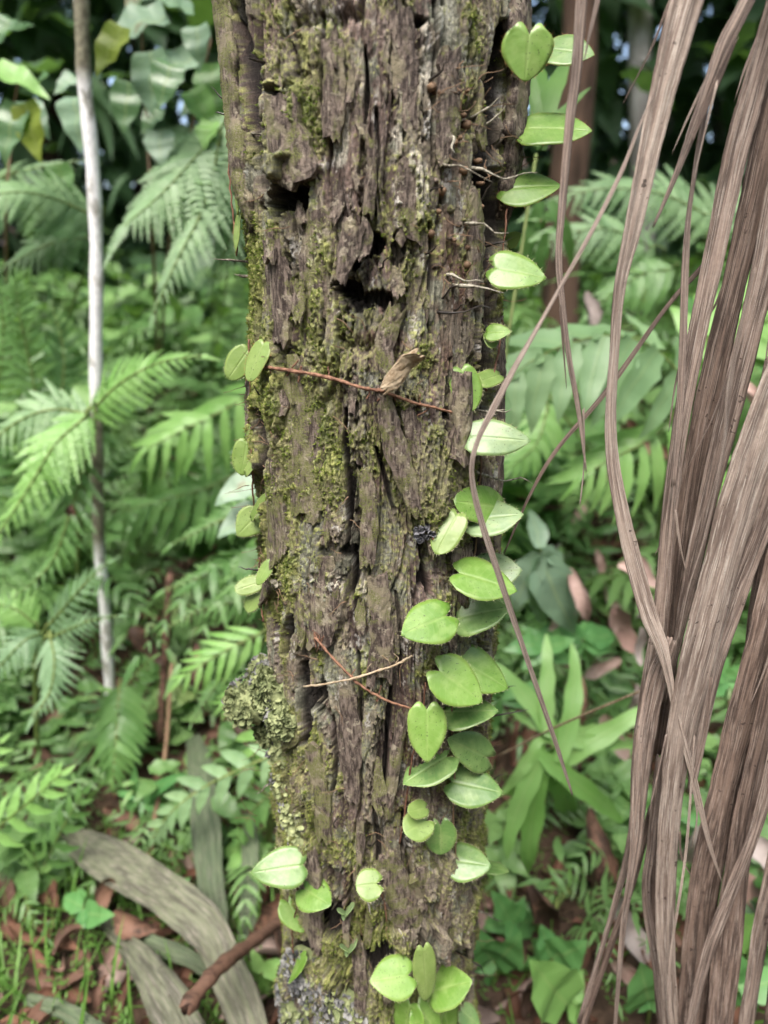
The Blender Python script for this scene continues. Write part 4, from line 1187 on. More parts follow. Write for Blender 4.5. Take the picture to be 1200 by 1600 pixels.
def bip_template(n=13, w=.34, droop=.3, seed=0, sweep=.35):
    """pinna cut into small pinnules, unit length along +X"""
    r = random.Random(seed)
    V, L, F = [], [], []
    for i in range(n):
        s = .03 + .95 * i / n
        f = max(.06, (1 - s) ** .8) * (1 if s > .08 else .8)
        ln = w * .5 * f; bw = .95 / n * .46
        z0 = -droop * s * s; x0 = s * (1 - .1 * droop * s)
        for sg in (-1, 1):
            k = len(V); l = ln * r.uniform(.85, 1.1)
            xt = x0 + l * sweep
            V += [(x0 - bw, 0, z0), (x0 + bw, 0, z0), (x0 + l * sweep * .6 + bw * .9, sg * l * .6, z0 + .02 * r.uniform(-1, 1)), (xt, sg * l, z0 - l * .25), (x0 + l * sweep * .45 - bw * .8, sg * l * .55, z0)]
            L += [(s, sg * .1, 0), (s, sg * .1, 0), (s, sg * .6, 0), (s, sg, 0), (s, sg * .6, 0)]
            F.append((k, k + 1, k + 2, k + 3, k + 4) if sg > 0 else (k + 4, k + 3, k + 2, k + 1, k))
    k = len(V)   # midrib and tip
    V += [(0, .008, .004), (0, -.008, .004), (.97, 0, -droop * .94)]; L += [(0, 0, 0)] * 3; F.append((k, k + 1, k + 2))
    return np.array(V), F, np.array(L)

TPL = {}
for i in range(3):
    TPL['lobe', i] = lobe_template(.22, 9, .25, .2, .06, .6, i)
    TPL['wide', i] = lobe_template(.34, 9, .22, .25, .05, .5, 10 + i, .6)
    TPL['finger', i] = lobe_template(.17, 11, .35, .2, .07, .5, 20 + i, .5)
    TPL['bip', i] = bip_template(13, .36, .3, i)
    TPL['bipn', i] = bip_template(10, .26, .35, 5 + i)
    TPL['lance', i] = lobe_template(.165, 18, .30, .25, .10, .5, 60 + i, .5, True, (.16, -.16, .05)[i])
    TPL['small', i] = lobe_template(.26, 5, .2, .2, 0, .6, 30 + i)
    TPL['ovate', i] = lobe_template(.55, 9, .22, .25, .03, .3, 40 + i, .45)
    TPL['heart', i] = lobe_template(.80, 11, .28, .22, .03, .1, 50 + i, .72)
MESH = {}
def tpl_mesh(kind, i, mat):
    key = (kind, i, mat)
    if key not in MESH:
        V, F, L = TPL[kind, i]
        me = new_mesh('leaflet', V, F, L); me.materials.append(M[mat]); MESH[key] = me
    return MESH[key]

PROF = {'fern': lambda s: (min(1, .55 + s * 1.8) * (1 - s) ** .75 + .05), 'even': lambda s: min(1, .6 + 2 * s) * (1 - .55 * s ** 2),
        'tri': lambda s: (1 - s) ** .9 + .06}

def place_frond(pts, kind, n, Lm, nrm, prof='fern', ang=62, droop=.15, gap=.06, r=random):
    """positions of leaflets along a rachis; yields rachis points and (kind, variant, matrix)"""
    A = catmull([tuple(p) for p in pts], 28)
    T = np.gradient(A, axis=0); T /= np.linalg.norm(T, axis=1)[:, None]
    out = []
    nrm = Vector(nrm).normalized()
    for i in range(n):
        s = gap + (1 - gap) * (i + .3) / n
        k = s * (len(A) - 1); a = min(int(k), len(A) - 2); f = k - a
        pos = Vector(A[a] * (1 - f) + A[a + 1] * f); t = Vector(T[a])
        sd = t.cross(nrm).normalized(); nn = sd.cross(t).normalized()
        an = math.radians(ang * (1 - .45 * s))
        for sg in (-1, 1):
            d = sd * sg * math.sin(an) + t * math.cos(an) + Vector((0, 0, -droop * (.6 + .8 * r.random()))) + nn * r.uniform(-.12, .12)
            L = Lm * PROF[prof](s) * r.uniform(.88, 1.1)
            out.append((kind, r.randrange(3), frame(pos, d, nn + Vector((r.uniform(-.2, .2), r.uniform(-.2, .2), r.uniform(-.1, .1))), L)))
    out.append((kind, 0, frame(Vector(A[-1]), Vector(T[-1]) + Vector((0, 0, -droop)), nrm, Lm * .45)))
    return A, out

def plant(name, label, cat, base, mat, fronds, stem='stem', leafname='leaflet', frname='frond'):
    """fronds: dicts with pts, kind, n, L, optional nrm/prof/ang/droop"""
    t = thing(name, label, cat, base)
    B = Vector(base)
    inv = Matrix.Translation(-B)
    for fd in fronds:
        fd = dict(fd); pts = fd.pop('pts'); rr = fd.pop('rad', .0022); mt = fd.pop('mat', mat)
        A, out = place_frond(pts, fd.pop('kind'), fd.pop('n'), fd.pop('L'), fd.pop('nrm', (0, -.45, .8)), **fd)
        # stalk runs on down to the plant's base
        low = Vector(A[0]); st = [tuple(B + (low - B) * q + Vector((0, 0, .05 * math.sin(q * 3.14)))) for q in (0, .5)]
        line = catmull(st + [tuple(a) for a in A[::3]] + [tuple(A[-1])], 34)
        V, F, L = tube(line, [rr * (1.1 - .85 * i / 33) for i in range(34)], 5)
        f = link(frname, new_mesh(frname, V - np.array(B), F), M[stem], t)
        for kind, i, Mx in out:
            o = bpy.data.objects.new(leafname, tpl_mesh(kind, i, mt)); COL.objects.link(o)
            o.parent = f; o.matrix_basis = inv @ Mx
    return t

def pp(lst, Y=None):
    return [PY(a[0], a[1], a[2] if len(a) > 2 else Y) for a in lst]
def LN(px, Y): return px * K * Y * 1.02
UP = (0, -.35, .9); FACE = (0, -.8, .5); 

# ---- ferns one can make out, left side
plant('fern', 'large pale lacy fern drooping behind the left edge of the trunk, upper left', 'fern', GP(330, 660), 'fern_pale', [
    dict(pts=pp([(370, 170, 1.22), (310, 240, 1.18), (250, 305, 1.14), (195, 352, 1.1)]), kind='bip', n=17, L=LN(150, 1.15), nrm=FACE, droop=.3),
    dict(pts=pp([(345, 230, 1.2), (315, 330, 1.15), (275, 410, 1.1), (240, 490, 1.08)]), kind='bip', n=15, L=LN(75, 1.15), nrm=FACE, droop=.3),
    dict(pts=pp([(380, 280, 1.25), (360, 370, 1.2), (330, 440, 1.18)]), kind='bip', n=12, L=LN(70, 1.2), nrm=FACE, droop=.25)])
plant('fern', 'pale lacy fern crossing the left edge beside the white sapling, upper left', 'fern', GP(60, 700), 'fern_pale', [
    dict(pts=pp([(160, 345, 1.35), (90, 312, 1.3), (20, 300, 1.25), (-60, 320, 1.2)]), kind='bip', n=16, L=LN(95, 1.3), nrm=FACE, droop=.25),
    dict(pts=pp([(-60, 300, 1.45), (30, 268, 1.4), (130, 250, 1.4)]), kind='bip', n=12, L=LN(55, 1.4), nrm=FACE, droop=.2),
    dict(pts=pp([(150, 370, 1.4), (80, 380, 1.35), (0, 420, 1.3)]), kind='bip', n=14, L=LN(80, 1.3), nrm=FACE, droop=.2, mat='fern_dark')])
plant('fern', 'narrow ladder fern at the left picture edge, below the pale lacy fern', 'fern', GP(20, 800), 'fern', [
    dict(pts=pp([(60, 640, 1.3), (45, 560, 1.28), (30, 490, 1.26), (25, 440, 1.25)]), kind='lobe', n=14, L=LN(48, 1.25), nrm=FACE, prof='even'),
    dict(pts=pp([(-10, 640, 1.3), (5, 540, 1.3), (0, 450, 1.3)]), kind='lobe', n=14, L=LN(48, 1.25), nrm=FACE, prof='even'),
    dict(pts=pp([(90, 660, 1.5), (100, 560, 1.5), (80, 470, 1.5)]), kind='bip', n=13, L=LN(70, 1.5), nrm=FACE, mat='fern_dark')])
plant('fern', 'bright yellow-green lacy fern arching over the white sapling', 'fern', GP(120, 1010), 'fern_bright', [
    dict(pts=pp([(135, 655, 1.05), (180, 605, 1.03), (245, 568, 1.02), (314, 556, 1.0)]), kind='bip', n=15, L=LN(75, 1.03), nrm=FACE, droop=.25),
    dict(pts=pp([(150, 640, 1.04), (90, 690, 1.0), (40, 770, .97), (-20, 860, .95)]), kind='bip', n=16, L=LN(105, 1.0), nrm=FACE, droop=.25),
    dict(pts=pp([(150, 650, 1.08), (80, 640, 1.06), (10, 670, 1.05), (-60, 740, 1.03)]), kind='bip', n=14, L=LN(90, 1.05), nrm=FACE, droop=.25, mat='fern_pale'),
    dict(pts=pp([(140, 700, 1.05), (110, 800, 1.0), (80, 880, .98), (20, 935, .95)]), kind='bip', n=14, L=LN(70, 1.0), nrm=FACE, droop=.2, mat='fern')])
plant('fern', 'broad finger-lobed fern hanging between the white sapling and the trunk', 'fern', GP(330, 930), 'fern', [
    dict(pts=pp([(420, 600, 1.2), (350, 640, 1.2), (290, 670, 1.18), (230, 700, 1.16)]), kind='finger', n=8, L=LN(120, 1.18), nrm=FACE, prof='even', droop=.35, mat='fern_bright'),
    dict(pts=pp([(400, 720, 1.25), (330, 760, 1.22), (260, 780, 1.2), (190, 800, 1.18)]), kind='finger', n=9, L=LN(125, 1.2), nrm=FACE, prof='even', droop=.5),
    dict(pts=pp([(400, 640, 1.3), (380, 700, 1.28), (340, 740, 1.26)]), kind='finger', n=6, L=LN(100, 1.25), nrm=FACE, prof='even', droop=.3),
    dict(pts=pp([(230, 690, 1.3), (260, 740, 1.28), (270, 800, 1.26)]), kind='finger', n=6, L=LN(100, 1.25), nrm=FACE, prof='even', droop=.3)])
plant('fern', 'dark green ladder fern half hidden behind the left edge of the trunk', 'fern', GP(360, 1030), 'fern', [
    dict(pts=pp([(440, 790, 1.15), (380, 800, 1.12), (320, 825, 1.1), (270, 850, 1.08)]), kind='lobe', n=14, L=LN(60, 1.1), nrm=FACE, prof='fern'),
    dict(pts=pp([(450, 880, 1.12), (380, 885, 1.1), (320, 900, 1.08), (258, 922, 1.06)]), kind='lobe', n=15, L=LN(62, 1.1), nrm=FACE),
    dict(pts=pp([(430, 930, 1.08), (370, 940, 1.06), (310, 955, 1.05), (262, 980, 1.03)]), kind='lobe', n=14, L=LN(55, 1.1), nrm=FACE),
    dict(pts=pp([(410, 830, 1.1), (395, 900, 1.08), (385, 990, 1.05)]), kind='lobe', n=12, L=LN(60, 1.1), nrm=FACE)])
plant('fern', 'matt grey-green lacy fern left of the foot of the white sapling', 'fern', GP(60, 1210), 'fern_grey', [
    dict(pts=pp([(70, 985, .95), (100, 950, .93), (135, 910, .92), (168, 880, .91)]), kind='bip', n=12, L=LN(60, .93), nrm=FACE),
    dict(pts=pp([(68, 1000, .93), (105, 985, .91), (140, 970, .9), (185, 962, .88)]), kind='bip', n=12, L=LN(48, .9), nrm=FACE),
    dict(pts=pp([(70, 990, .95), (40, 1000, .92), (0, 1040, .9), (-50, 1090, .88)]), kind='bip', n=13, L=LN(65, .9), nrm=FACE),
    dict(pts=pp([(76, 990, .93), (85, 1030, .9), (78, 1080, .88), (52, 1120, .86)]), kind='bip', n=13, L=LN(75, .9), nrm=FACE),
    dict(pts=pp([(60, 980, 1.0), (20, 950, 1.0), (-40, 940, 1.0)]), kind='bip', n=12, L=LN(60, 1.0), nrm=FACE, mat='fern_bright')])
plant('fern', 'deep green ladder fern at the foot of the white sapling', 'fern', GP(190, 1260), 'fern', [
    dict(pts=pp([(188, 1062, 1.0), (184, 1110, .97), (181, 1160, .94), (176, 1215, .92)]), kind='lobe', n=12, L=LN(78, .95), nrm=FACE, prof='even', droop=.1),
    dict(pts=pp([(200, 1075, 1.0), (215, 1050, .98), (236, 1030, .97)]), kind='lobe', n=6, L=LN(50, .97), nrm=FACE),
    dict(pts=pp([(190, 1090, 1.02), (150, 1110, 1.0), (110, 1110, .98)]), kind='lobe', n=8, L=LN(45, 1.0), nrm=FACE, mat='fern_dark')])
plant('fern', 'light green fern with long pointed fingers touching the lichen clump', 'fern', GP(380, 1180), 'fern_bright', [
    dict(pts=pp([(420, 985, .92), (375, 1005, .9), (330, 1030, .88), (285, 1060, .86)]), kind='finger', n=7, L=LN(82, .9), nrm=FACE, prof='even', ang=50),
    dict(pts=pp([(420, 1040, .9), (390, 1070, .88), (350, 1100, .87)]), kind='finger', n=5, L=LN(80, .88), nrm=FACE, prof='even', ang=45),
    dict(pts=pp([(345, 1060, .95), (325, 1090, .93), (300, 1130, .9)]), kind='lobe', n=9, L=LN(35, .92), nrm=FACE, mat='fern')])
plant('fern', 'bright notched fern leaf cutting in at the lower left edge', 'fern', GP(10, 1470), 'fern_bright', [
    dict(pts=pp([(-60, 1330, .74), (0, 1290, .73), (55, 1245, .72), (95, 1210, .72)]), kind='wide', n=6, L=LN(72, .73), nrm=FACE, prof='even', ang=50),
    dict(pts=pp([(-70, 1270, .76), (-30, 1200, .76), (0, 1160, .76)]), kind='wide', n=4, L=LN(60, .75), nrm=FACE, prof='even')])
plant('fern', 'darker notched fern leaf behind the bright one, lower left', 'fern', GP(60, 1500), 'fern', [
    dict(pts=pp([(40, 1400, .8), (70, 1350, .79), (100, 1290, .78), (130, 1240, .78)]), kind='wide', n=7, L=LN(62, .78), nrm=FACE, prof='even', ang=55),
    dict(pts=pp([(50, 1410, .8), (60, 1370, .79), (52, 1330, .78)]), kind='wide', n=4, L=LN(60, .78), nrm=FACE, prof='even', ang=55, mat='fern_bright')])
plant('fern', 'pale compound leaf spreading left of the trunk above the dead strap leaves', 'fern', GP(420, 1350), 'fern_pale', [
    dict(pts=pp([(450, 1170, .8), (380, 1200, .79), (310, 1235, .78), (262, 1275, .77), (240, 1310, .77)]), kind='wide', n=8, L=LN(72, .78), nrm=FACE, prof='even', ang=52),
    dict(pts=pp([(440, 1230, .82), (400, 1260, .81), (370, 1310, .8)]), kind='wide', n=5, L=LN(60, .8), nrm=FACE, prof='even', mat='fern'),
    dict(pts=pp([(420, 1110, .85), (400, 1160, .84), (395, 1210, .83)]), kind='wide', n=4, L=LN(60, .83), nrm=FACE, prof='even', mat='fern_bright')])
# ---- right side
plant('fern', 'pale lacy fern spreading behind the hanging strips, upper right', 'fern', GP(1010, 620), 'fern_pale', [
    dict(pts=pp([(1130, 350, 1.6), (1040, 305, 1.58), (940, 295, 1.55), (845, 320, 1.5)]), kind='bip', n=16, L=LN(95, 1.55), nrm=FACE, droop=.25),
    dict(pts=pp([(1040, 400, 1.55), (960, 360, 1.5), (890, 365, 1.5), (820, 400, 1.45)]), kind='bip', n=14, L=LN(80, 1.5), nrm=FACE, droop=.25),
    dict(pts=pp([(1100, 380, 1.6), (1140, 320, 1.6), (1230, 290, 1.6)]), kind='bip', n=12, L=LN(80, 1.6), nrm=FACE),
    dict(pts=pp([(1060, 420, 1.5), (1000, 430, 1.5), (930, 480, 1.45)]), kind='lobe', n=10, L=LN(90, 1.5), nrm=FACE, mat='fern')])
plant('fern', 'big pale fern leaf with broad hanging lobes, right of the trunk at mid height', 'fern', GP(1000, 800), 'fern_pale', [
    dict(pts=pp([(1090, 620, 1.0), (1030, 550, .98), (960, 525, .96), (880, 540, .94), (810, 580, .92), (765, 640, .9)]), kind='wide', n=8, L=LN(150, .95), nrm=(0, -.7, .7), prof='even', droop=.55, ang=75),
    dict(pts=pp([(1080, 560, 1.1), (1130, 510, 1.1), (1190, 500, 1.1), (1260, 530, 1.1)]), kind='wide', n=7, L=LN(110, 1.1), nrm=(0, -.7, .7), prof='even', droop=.4, mat='fern_bright')])
plant('fern', 'bright fingered fern between the hanging strips, right of the pink dead leaves', 'fern', GP(1010, 930), 'fern_bright', [
    dict(pts=pp([(1060, 650, 1.0), (1010, 690, .98), (960, 715, .96), (915, 740, .94)]), kind='finger', n=7, L=LN(130, .96), nrm=FACE, prof='even', droop=.35),
    dict(pts=pp([(1060, 720, .98), (1110, 740, .97), (1150, 790, .95)]), kind='finger', n=5, L=LN(110, .96), nrm=FACE, prof='even', droop=.35),
    dict(pts=pp([(860, 620, 1.2), (840, 690, 1.15), (800, 730, 1.1)]), kind='small', n=12, L=LN(60, 1.1), nrm=FACE, prof='even', droop=.2)])
plant('fern', 'small curled ladder fern near the foot of the trunk, lower right', 'fern', GP(850, 1470), 'fern_bright', [
    dict(pts=pp([(900, 1400, .78), (880, 1385, .77), (855, 1400, .76), (838, 1440, .75)]), kind='lobe', n=7, L=LN(52, .77), nrm=FACE, prof='even', droop=.2),
    dict(pts=pp([(905, 1410, .78), (915, 1440, .77), (905, 1480, .76)]), kind='lobe', n=5, L=LN(40, .77), nrm=FACE, prof='even', droop=.2, mat='fern')])
# lance-leaved rosettes: leaf tips at photo positions
def rosette(name, label, cx, cy, Y0, tips, mat, kind='lobe', lift=.05, wid=1.0, stem='stem', base=None):
    b = Vector(base) if base is not None else GP(cx, cy + 40)
    t = thing(name, label, 'plant', b)
    Y = min(Y0, GH(cx, cy, .06))
    c0 = PY(cx, cy, Y)
    V, F, L = tube([tuple(b - Vector((0, 0, .02))), tuple((b + c0) / 2 + Vector((.004, 0, 0))), tuple(c0)], [.003, .0025, .0018], 6)
    st = link('stem', new_mesh('stem', V - np.array(b), F), M[stem], t)
    for k, tp in enumerate(tips):
        q = PY(tp[0], tp[1], Y + (tp[2] if len(tp) > 2 else 0))
        d = q - c0
        c1 = c0 + (Vector((random.gauss(0, .012), random.gauss(0, .01), random.gauss(0, .018))) if kind == 'lance' else Vector())
        d = q - c1
        Mx = frame(c1 + d * .04, d, Vector((0, -.75, .55)) + Vector((random.uniform(-.25, .25), 0, random.uniform(-.2, .2))), d.length, tp[3] * wid if len(tp) > 3 else wid)
        o = bpy.data.objects.new('leaf', tpl_mesh(kind, k % 3, mat)); COL.objects.link(o)
        o.parent = t; o.matrix_basis = Matrix.Translation(-b) @ Mx
    return t
rosette('lance_leaf_plant', 'bright rosette of long lance-shaped leaves right of the lower trunk', 862, 1165, .82,
        [(768, 1340, -.06), (860, 1392, -.07), (984, 1318, -.05), (928, 1022, .03), (992, 1078, .0), (1000, 1185, -.02), (802, 1030, .02), (832, 1000, .05), (780, 1245, -.03), (905, 1340, .05), (838, 1340, .06), (800, 1100, .04), (960, 1140, .05), (815, 1290, .04)], 'fern_bright', 'lance', wid=1.0)
rosette('lance_leaf_plant', 'upright green lance leaves just right of the trunk, near the top', 845, 345, 1.2,
        [(802, 440, 0), (850, 470, 0), (900, 420, 0), (815, 330, 0), (880, 330, 0), (905, 370, .05), (790, 380, .05), (830, 430, .05), (870, 440, .06)], 'fern', 'lance', base=GP(845, 520), wid=1.1, stem='stem_brown')
rosette('strap_leaf_plant', 'upright yellow-green strap leaves behind the top right edge of the trunk', 838, 240, .8,
        [(845, 90, 0), (905, 35, .03), (880, 60, .05), (860, 30, .06), (910, 110, .0)], 'grass', 'finger', wid=.95, base=Vector((.05, .82, -.04)))
rosette('lance_leaf_plant', 'faded purplish-green broad leaves right of the trunk below mid height', 845, 860, .95,
        [(800, 960, 0), (860, 985, 0), (895, 880, .03), (830, 790, .05), (885, 930, .0), (905, 1000, -.02)], 'broad_pale', 'ovate', wid=.8)
# broad-leaved shrub, upper left
def shrub(label, base, stem_pts, leaves, mat, kind='heart', r=.004):
    b = Vector(base); t = thing('broadleaf_shrub', label, 'shrub', b)
    for sp in stem_pts:
        P = [tuple(b)] + [tuple(PY(*q)) for q in sp]
        V, F, L = tube(catmull(P, 16), [r * (1 - .6 * i / 15) for i in range(16)], 6)
        link('stem', new_mesh('stem', V - np.array(b), F), M['stem_brown'], t)
    for k, (bx, by, tx, ty, Y, wd, mt) in enumerate(leaves):
        p = PY(bx, by, Y); q = PY(tx, ty, Y - .03); d = q - p
        Mx = frame(p, d, Vector((0, -.75, .6)) + Vector((random.uniform(-.3, .3), 0, random.uniform(-.2, .3))), d.length, wd)
        o = bpy.data.objects.new('leaf', tpl_mesh(kind, k % 3, mt or mat)); COL.objects.link(o)
        o.parent = t; o.matrix_basis = Matrix.Translation(-b) @ Mx
    return t
shrub('big-leaved shrub with hanging heart-shaped leaves, top left beside the white sapling', GP(250, 620), [[(240, 400, 1.5), (230, 200, 1.4), (220, 20, 1.3)], [(260, 420, 1.5), (300, 200, 1.35), (330, 60, 1.3)]], [
    (260, 25, 140, 52, 1.2, .75, 'broad_pale'), (235, 85, 228, 170, 1.18, 1.0, None), (270, 100, 240, 155, 1.15, 1.0, 'broad'), (300, 90, 225, 122, 1.2, 1.0, None),
    (190, 45, 142, 105, 1.15, .8, 'broad_yellow'), (120, 150, 108, 228, 1.2, .95, 'broad_pale'), (250, 205, 252, 252, 1.2, 1.1, 'broad_pale'), (300, 20, 240, -20, 1.2, .9, None),
    (310, 40, 300, 100, 1.25, .9, None), (330, 150, 280, 170, 1.3, .9, 'broad'), (200, 130, 190, 200, 1.35, .9, 'broad'), (250, 170, 215, 200, 1.4, .9, 'broad'), (330, 100, 340, 180, 1.3, .9, 'fern'),
    (60, 130, 68, 108, 1.3, .9, 'broad'), (300, 140, 330, 200, 1.25, .8, 'fern_bright'), (330, 190, 315, 225, 1.2, 1.0, 'fern_bright'), (200, 20, 250, -40, 1.3, .9, None), (120, 120, 80, 135, 1.3, .8, None)], 'broad_pale')
shrub('long-leaved shrub at the top left corner, left of the white sapling', GP(20, 640), [[(10, 400, 1.5), (20, 200, 1.4), (30, 120, 1.35)]], [
    (30, 165, -5, 250, 1.2, .7, None), (40, 165, 52, 245, 1.2, .8, 'broad_yellow'), (-10, 112, 68, 128, 1.2, .6, 'fern_bright'), (40, 160, 75, 205, 1.25, .8, 'broad_pale'),
    (0, 60, 40, 20, 1.4, .8, 'fern_dark'), (20, 30, -20, 60, 1.3, .8, None), (10, 190, -30, 230, 1.3, .8, None), (90, 260, 100, 330, 1.4, .8, 'fern'), (100, 330, 95, 400, 1.5, .9, 'broad')], 'broad')
shrub('low shrub with oval bluish leaves tucked against the left edge of the trunk', GP(400, 960), [[(400, 850, 1.0), (395, 760, .98)]], [
    (410, 745, 332, 785, .85, 1.0, 'broad_pale'), (415, 790, 335, 835, .86, 1.1, 'broad_pale'), (410, 860, 365, 905, .9, 1.1, 'fern'), (400, 700, 362, 705, .9, .9, 'broad'), (400, 760, 350, 770, .95, .9, 'broad')], 'broad', 'ovate', .002)
shrub('twiggy shrub with many small green leaves at the far right, behind the strips', GP(1150, 760), [[(1150, 600, 1.3), (1180, 450, 1.3)], [(1140, 650, 1.3), (1130, 560, 1.3)]], [
    (1150 + random.uniform(-60, 60), 500 + random.uniform(-80, 140), 1150 + random.uniform(-90, 90), 520 + random.uniform(-80, 160), 1.2 + random.uniform(0, .25), .8, random.choice(['fern', 'fern_bright', 'herb'])) for _ in range(22)], 'herb', 'ovate', .003)

# small herbs near the ground; each its own plant
HERBS = [
    ('pair of round-leaved herb shoots right of the trunk foot, lowest of all', 770, 1500, .72, 'heart', 46, 4), ('heart-leaved herb right of the trunk beside the red dead leaf', 862, 1495, .76, 'heart', 50, 5),
    ('heart-leaved herb with a big dull leaf at the bottom edge, right of the trunk', 885, 1560, .70, 'heart', 52, 4), ('small herb with drooping leaves just right of the trunk foot', 800, 1440, .78, 'ovate', 50, 5),
    ('broad herb leaves in the bottom right corner behind the strips', 1150, 1545, .70, 'ovate', 90, 5), ('low herb right of the strips, above the bottom right corner', 1185, 1470, .76, 'ovate', 60, 5),
    ('small two-leaved herb left of the trunk foot beside the red stick', 410, 1520, .70, 'ovate', 50, 4), ('tiny herb sprouting between the dead strap leaves', 265, 1390, .80, 'ovate', 36, 6),
    ('small herb at the left, above the crossing dead strap leaf', 130, 1420, .80, 'ovate', 42, 6), ('leafy herb beside the upright green strap leaf', 385, 1330, .86, 'ovate', 46, 6),
    ('leafy herb left of the pink dead leaves, right of the trunk', 850, 1010, .95, 'ovate', 50, 7), ('herb with pointed leaves under the pink dead leaves', 910, 1000, .98, 'ovate', 52, 7),
    ('bright small-leaved herb patch right of the trunk at mid height', 830, 700, 1.3, 'ovate', 55, 9), ('round-leaved herb between the hanging strips near the bottom', 1010, 1560, .72, 'heart', 34, 4),
    ('light green herb left of the lance-leaf rosette', 780, 1090, .9, 'lobe', 80, 6), ('herb with small leaves in the gap between the strips, right', 1135, 1060, .85, 'ovate', 56, 6),
    ('herb by the lower right strips with lance leaves', 1140, 1290, .8, 'ovate', 60, 6), ('lance-leaved herb left of the dead strap leaves', 220, 1250, .9, 'lobe', 60, 7)]
for lab, x, y, Y, kind, size, n in HERBS:
    a0 = random.uniform(0, 6)
    tips = []
    for k in range(n):
        a = a0 + k * 6.283 / n + random.uniform(-.3, .3); l = size * random.uniform(.75, 1.2)
        tips.append((x + math.cos(a) * l, y + math.sin(a) * l * .75, random.uniform(-.04, .04), 1.0))
    rosette('herb', lab, x, y, Y, tips, random.choice(['herb', 'herb', 'fern_bright']), kind)

# ---- white sapling
def sap_mat():
    s = NT('sapling_bark')
    geo = s.n('ShaderNodeNewGeometry')
    sp = s.n('ShaderNodeSeparateXYZ'); s.l(geo.outputs['Position'], sp.inputs[0])
    mp = s.n('ShaderNodeMapping'); mp.inputs['Scale'].default_value = (1, 1, .45); s.l(geo.outputs['Position'], mp.inputs[0])
    n1 = s.noise(mp.outputs[0], 28, 5, .65); n2 = s.noise(geo.outputs['Position'], 130, 4, .7)
    c = s.mix(s.ramp(n2, .3, .7), (.62, .62, .63), (.84, .84, .84))
    f = s.ramp(n1, .55, .64)
    # mossy belt at mid height and dark bark high up
    belt = s.math('MULTIPLY', s.ramp(sp.outputs[2], .34, .40), s.math('SUBTRACT', 1.0, s.ramp(sp.outputs[2], .60, .66)))
    hi = s.ramp(sp.outputs[2], 1.06, 1.10)
    f = s.math('MAXIMUM', s.math('MULTIPLY', f, .75), s.math('MAXIMUM', s.math('MULTIPLY', belt, s.ramp(n1, .38, .5)), hi))
    c = s.mix(f, c, s.mix(s.ramp(n2, .35, .65), (.11, .10, .07), (.24, .23, .16)))
    return s.bsdf(c, .8, .3, s.math('ADD', n1, n2), .5, .002)
M['sapling'] = sap_mat()
sb = GP(176, 1110)
t = thing('sapling', 'slender white-barked sapling standing left of the trunk', 'sapling', sb)
path = [(120, -220), (127, 0), (132, 130), (144, 250), (151, 400), (150, 560), (152, 700), (155, 850), (164, 950), (172, 1085), (174, 1130)]
Ys = np.linspace(1.10, sb.y, len(path))
P = [tuple(PY(a, b, y)) for (a, b), y in zip(path, Ys)]
A = catmull(P, 60)
V, F, L = tube(A, [.0100 + .0010 * math.sin(i * 1.3) * random.uniform(.3, 1) for i in range(60)], 12, .05)
link('trunk', new_mesh('trunk', V - np.array(sb), F), M['sapling'], t)
crown = Acc()
for k in range(60):
    p = Vector(A[0]) + Vector((random.gauss(0, .3), random.gauss(0, .3), random.uniform(.25, .9)))
    V, F, L = TPL['ovate', k % 3]
    Mx = np.array(frame(p, Vector((random.uniform(-1, 1), random.uniform(-1, 1), random.uniform(-.5, .3))), (0, 0, 1), .13))
    L = L.copy(); L[:, 2] = random.random()
    crown.add(V @ Mx[:3, :3].T + Mx[:3, 3] - np.array(sb), F, L)
link('crown', crown.mesh('crown'), M['broad'], t)

# ---- dead strap leaves, sticks and dead leaves on the ground, lower left
def strap(label, path, hh, mat, tw=.15, fold=.12, flat=(0, -.6, .8), name='dead_strap_leaf', cat='dead leaf', seed=0, th=.0006):
    Yp = [GH(q[0], q[1], h) for q, h in zip(path, hh)]
    p0 = PY(path[0][0], path[0][1], Yp[0])
    V, F, L = ribbon(path, Yp, th, 3, fold, seed, 40, tw, p0, flat, wscale=.8)
    o = link(name, new_mesh(name, V, F, L), M[mat]); o.location = p0
    o['label'] = label; o['category'] = cat
    return o
strap('long grey-green dead strap leaf bending from left down to the trunk foot', [(98, 1298, 30), (140, 1325, 66), (210, 1365, 78), (275, 1408, 78), (325, 1455, 74), (355, 1520, 72), (385, 1590, 74), (410, 1680, 74)], [.05, .09, .12, .14, .13, .10, .07, .06], 'strap_grey', .1, .1, seed=41)
strap('upright green dead strap leaf left of the trunk', [(300, 1150, 30), (312, 1200, 48), (320, 1280, 56), (328, 1380, 54), (338, 1450, 46), (345, 1480, 30)], [.10, .12, .12, .09, .06, .03], 'strap', .1, .18, seed=42)
strap('grey dead strap leaf at the bottom edge, left of the red stick', [(150, 1430, 16), (200, 1480, 40), (240, 1530, 66), (280, 1600, 82), (310, 1690, 90)], [.03, .06, .08, .08, .07], 'strap_grey', .1, .1, seed=43)
strap('short green strap leaf half hidden beside the trunk foot', [(388, 1270, 26), (390, 1340, 36), (388, 1420, 36), (380, 1500, 20)], [.08, .08, .06, .03], 'strap', .1, .15, seed=44)
strap('narrow green strap leaf lying under the bending one', [(170, 1430, 10), (230, 1470, 28), (300, 1500, 30), (350, 1540, 16)], [.03, .06, .06, .03], 'strap', .1, .15, seed=45)
strap('dull green strap leaf at the bottom left corner', [(40, 1560, 20), (100, 1580, 30), (160, 1620, 34)], [.04, .05, .05], 'strap', .1, .15, seed=46)
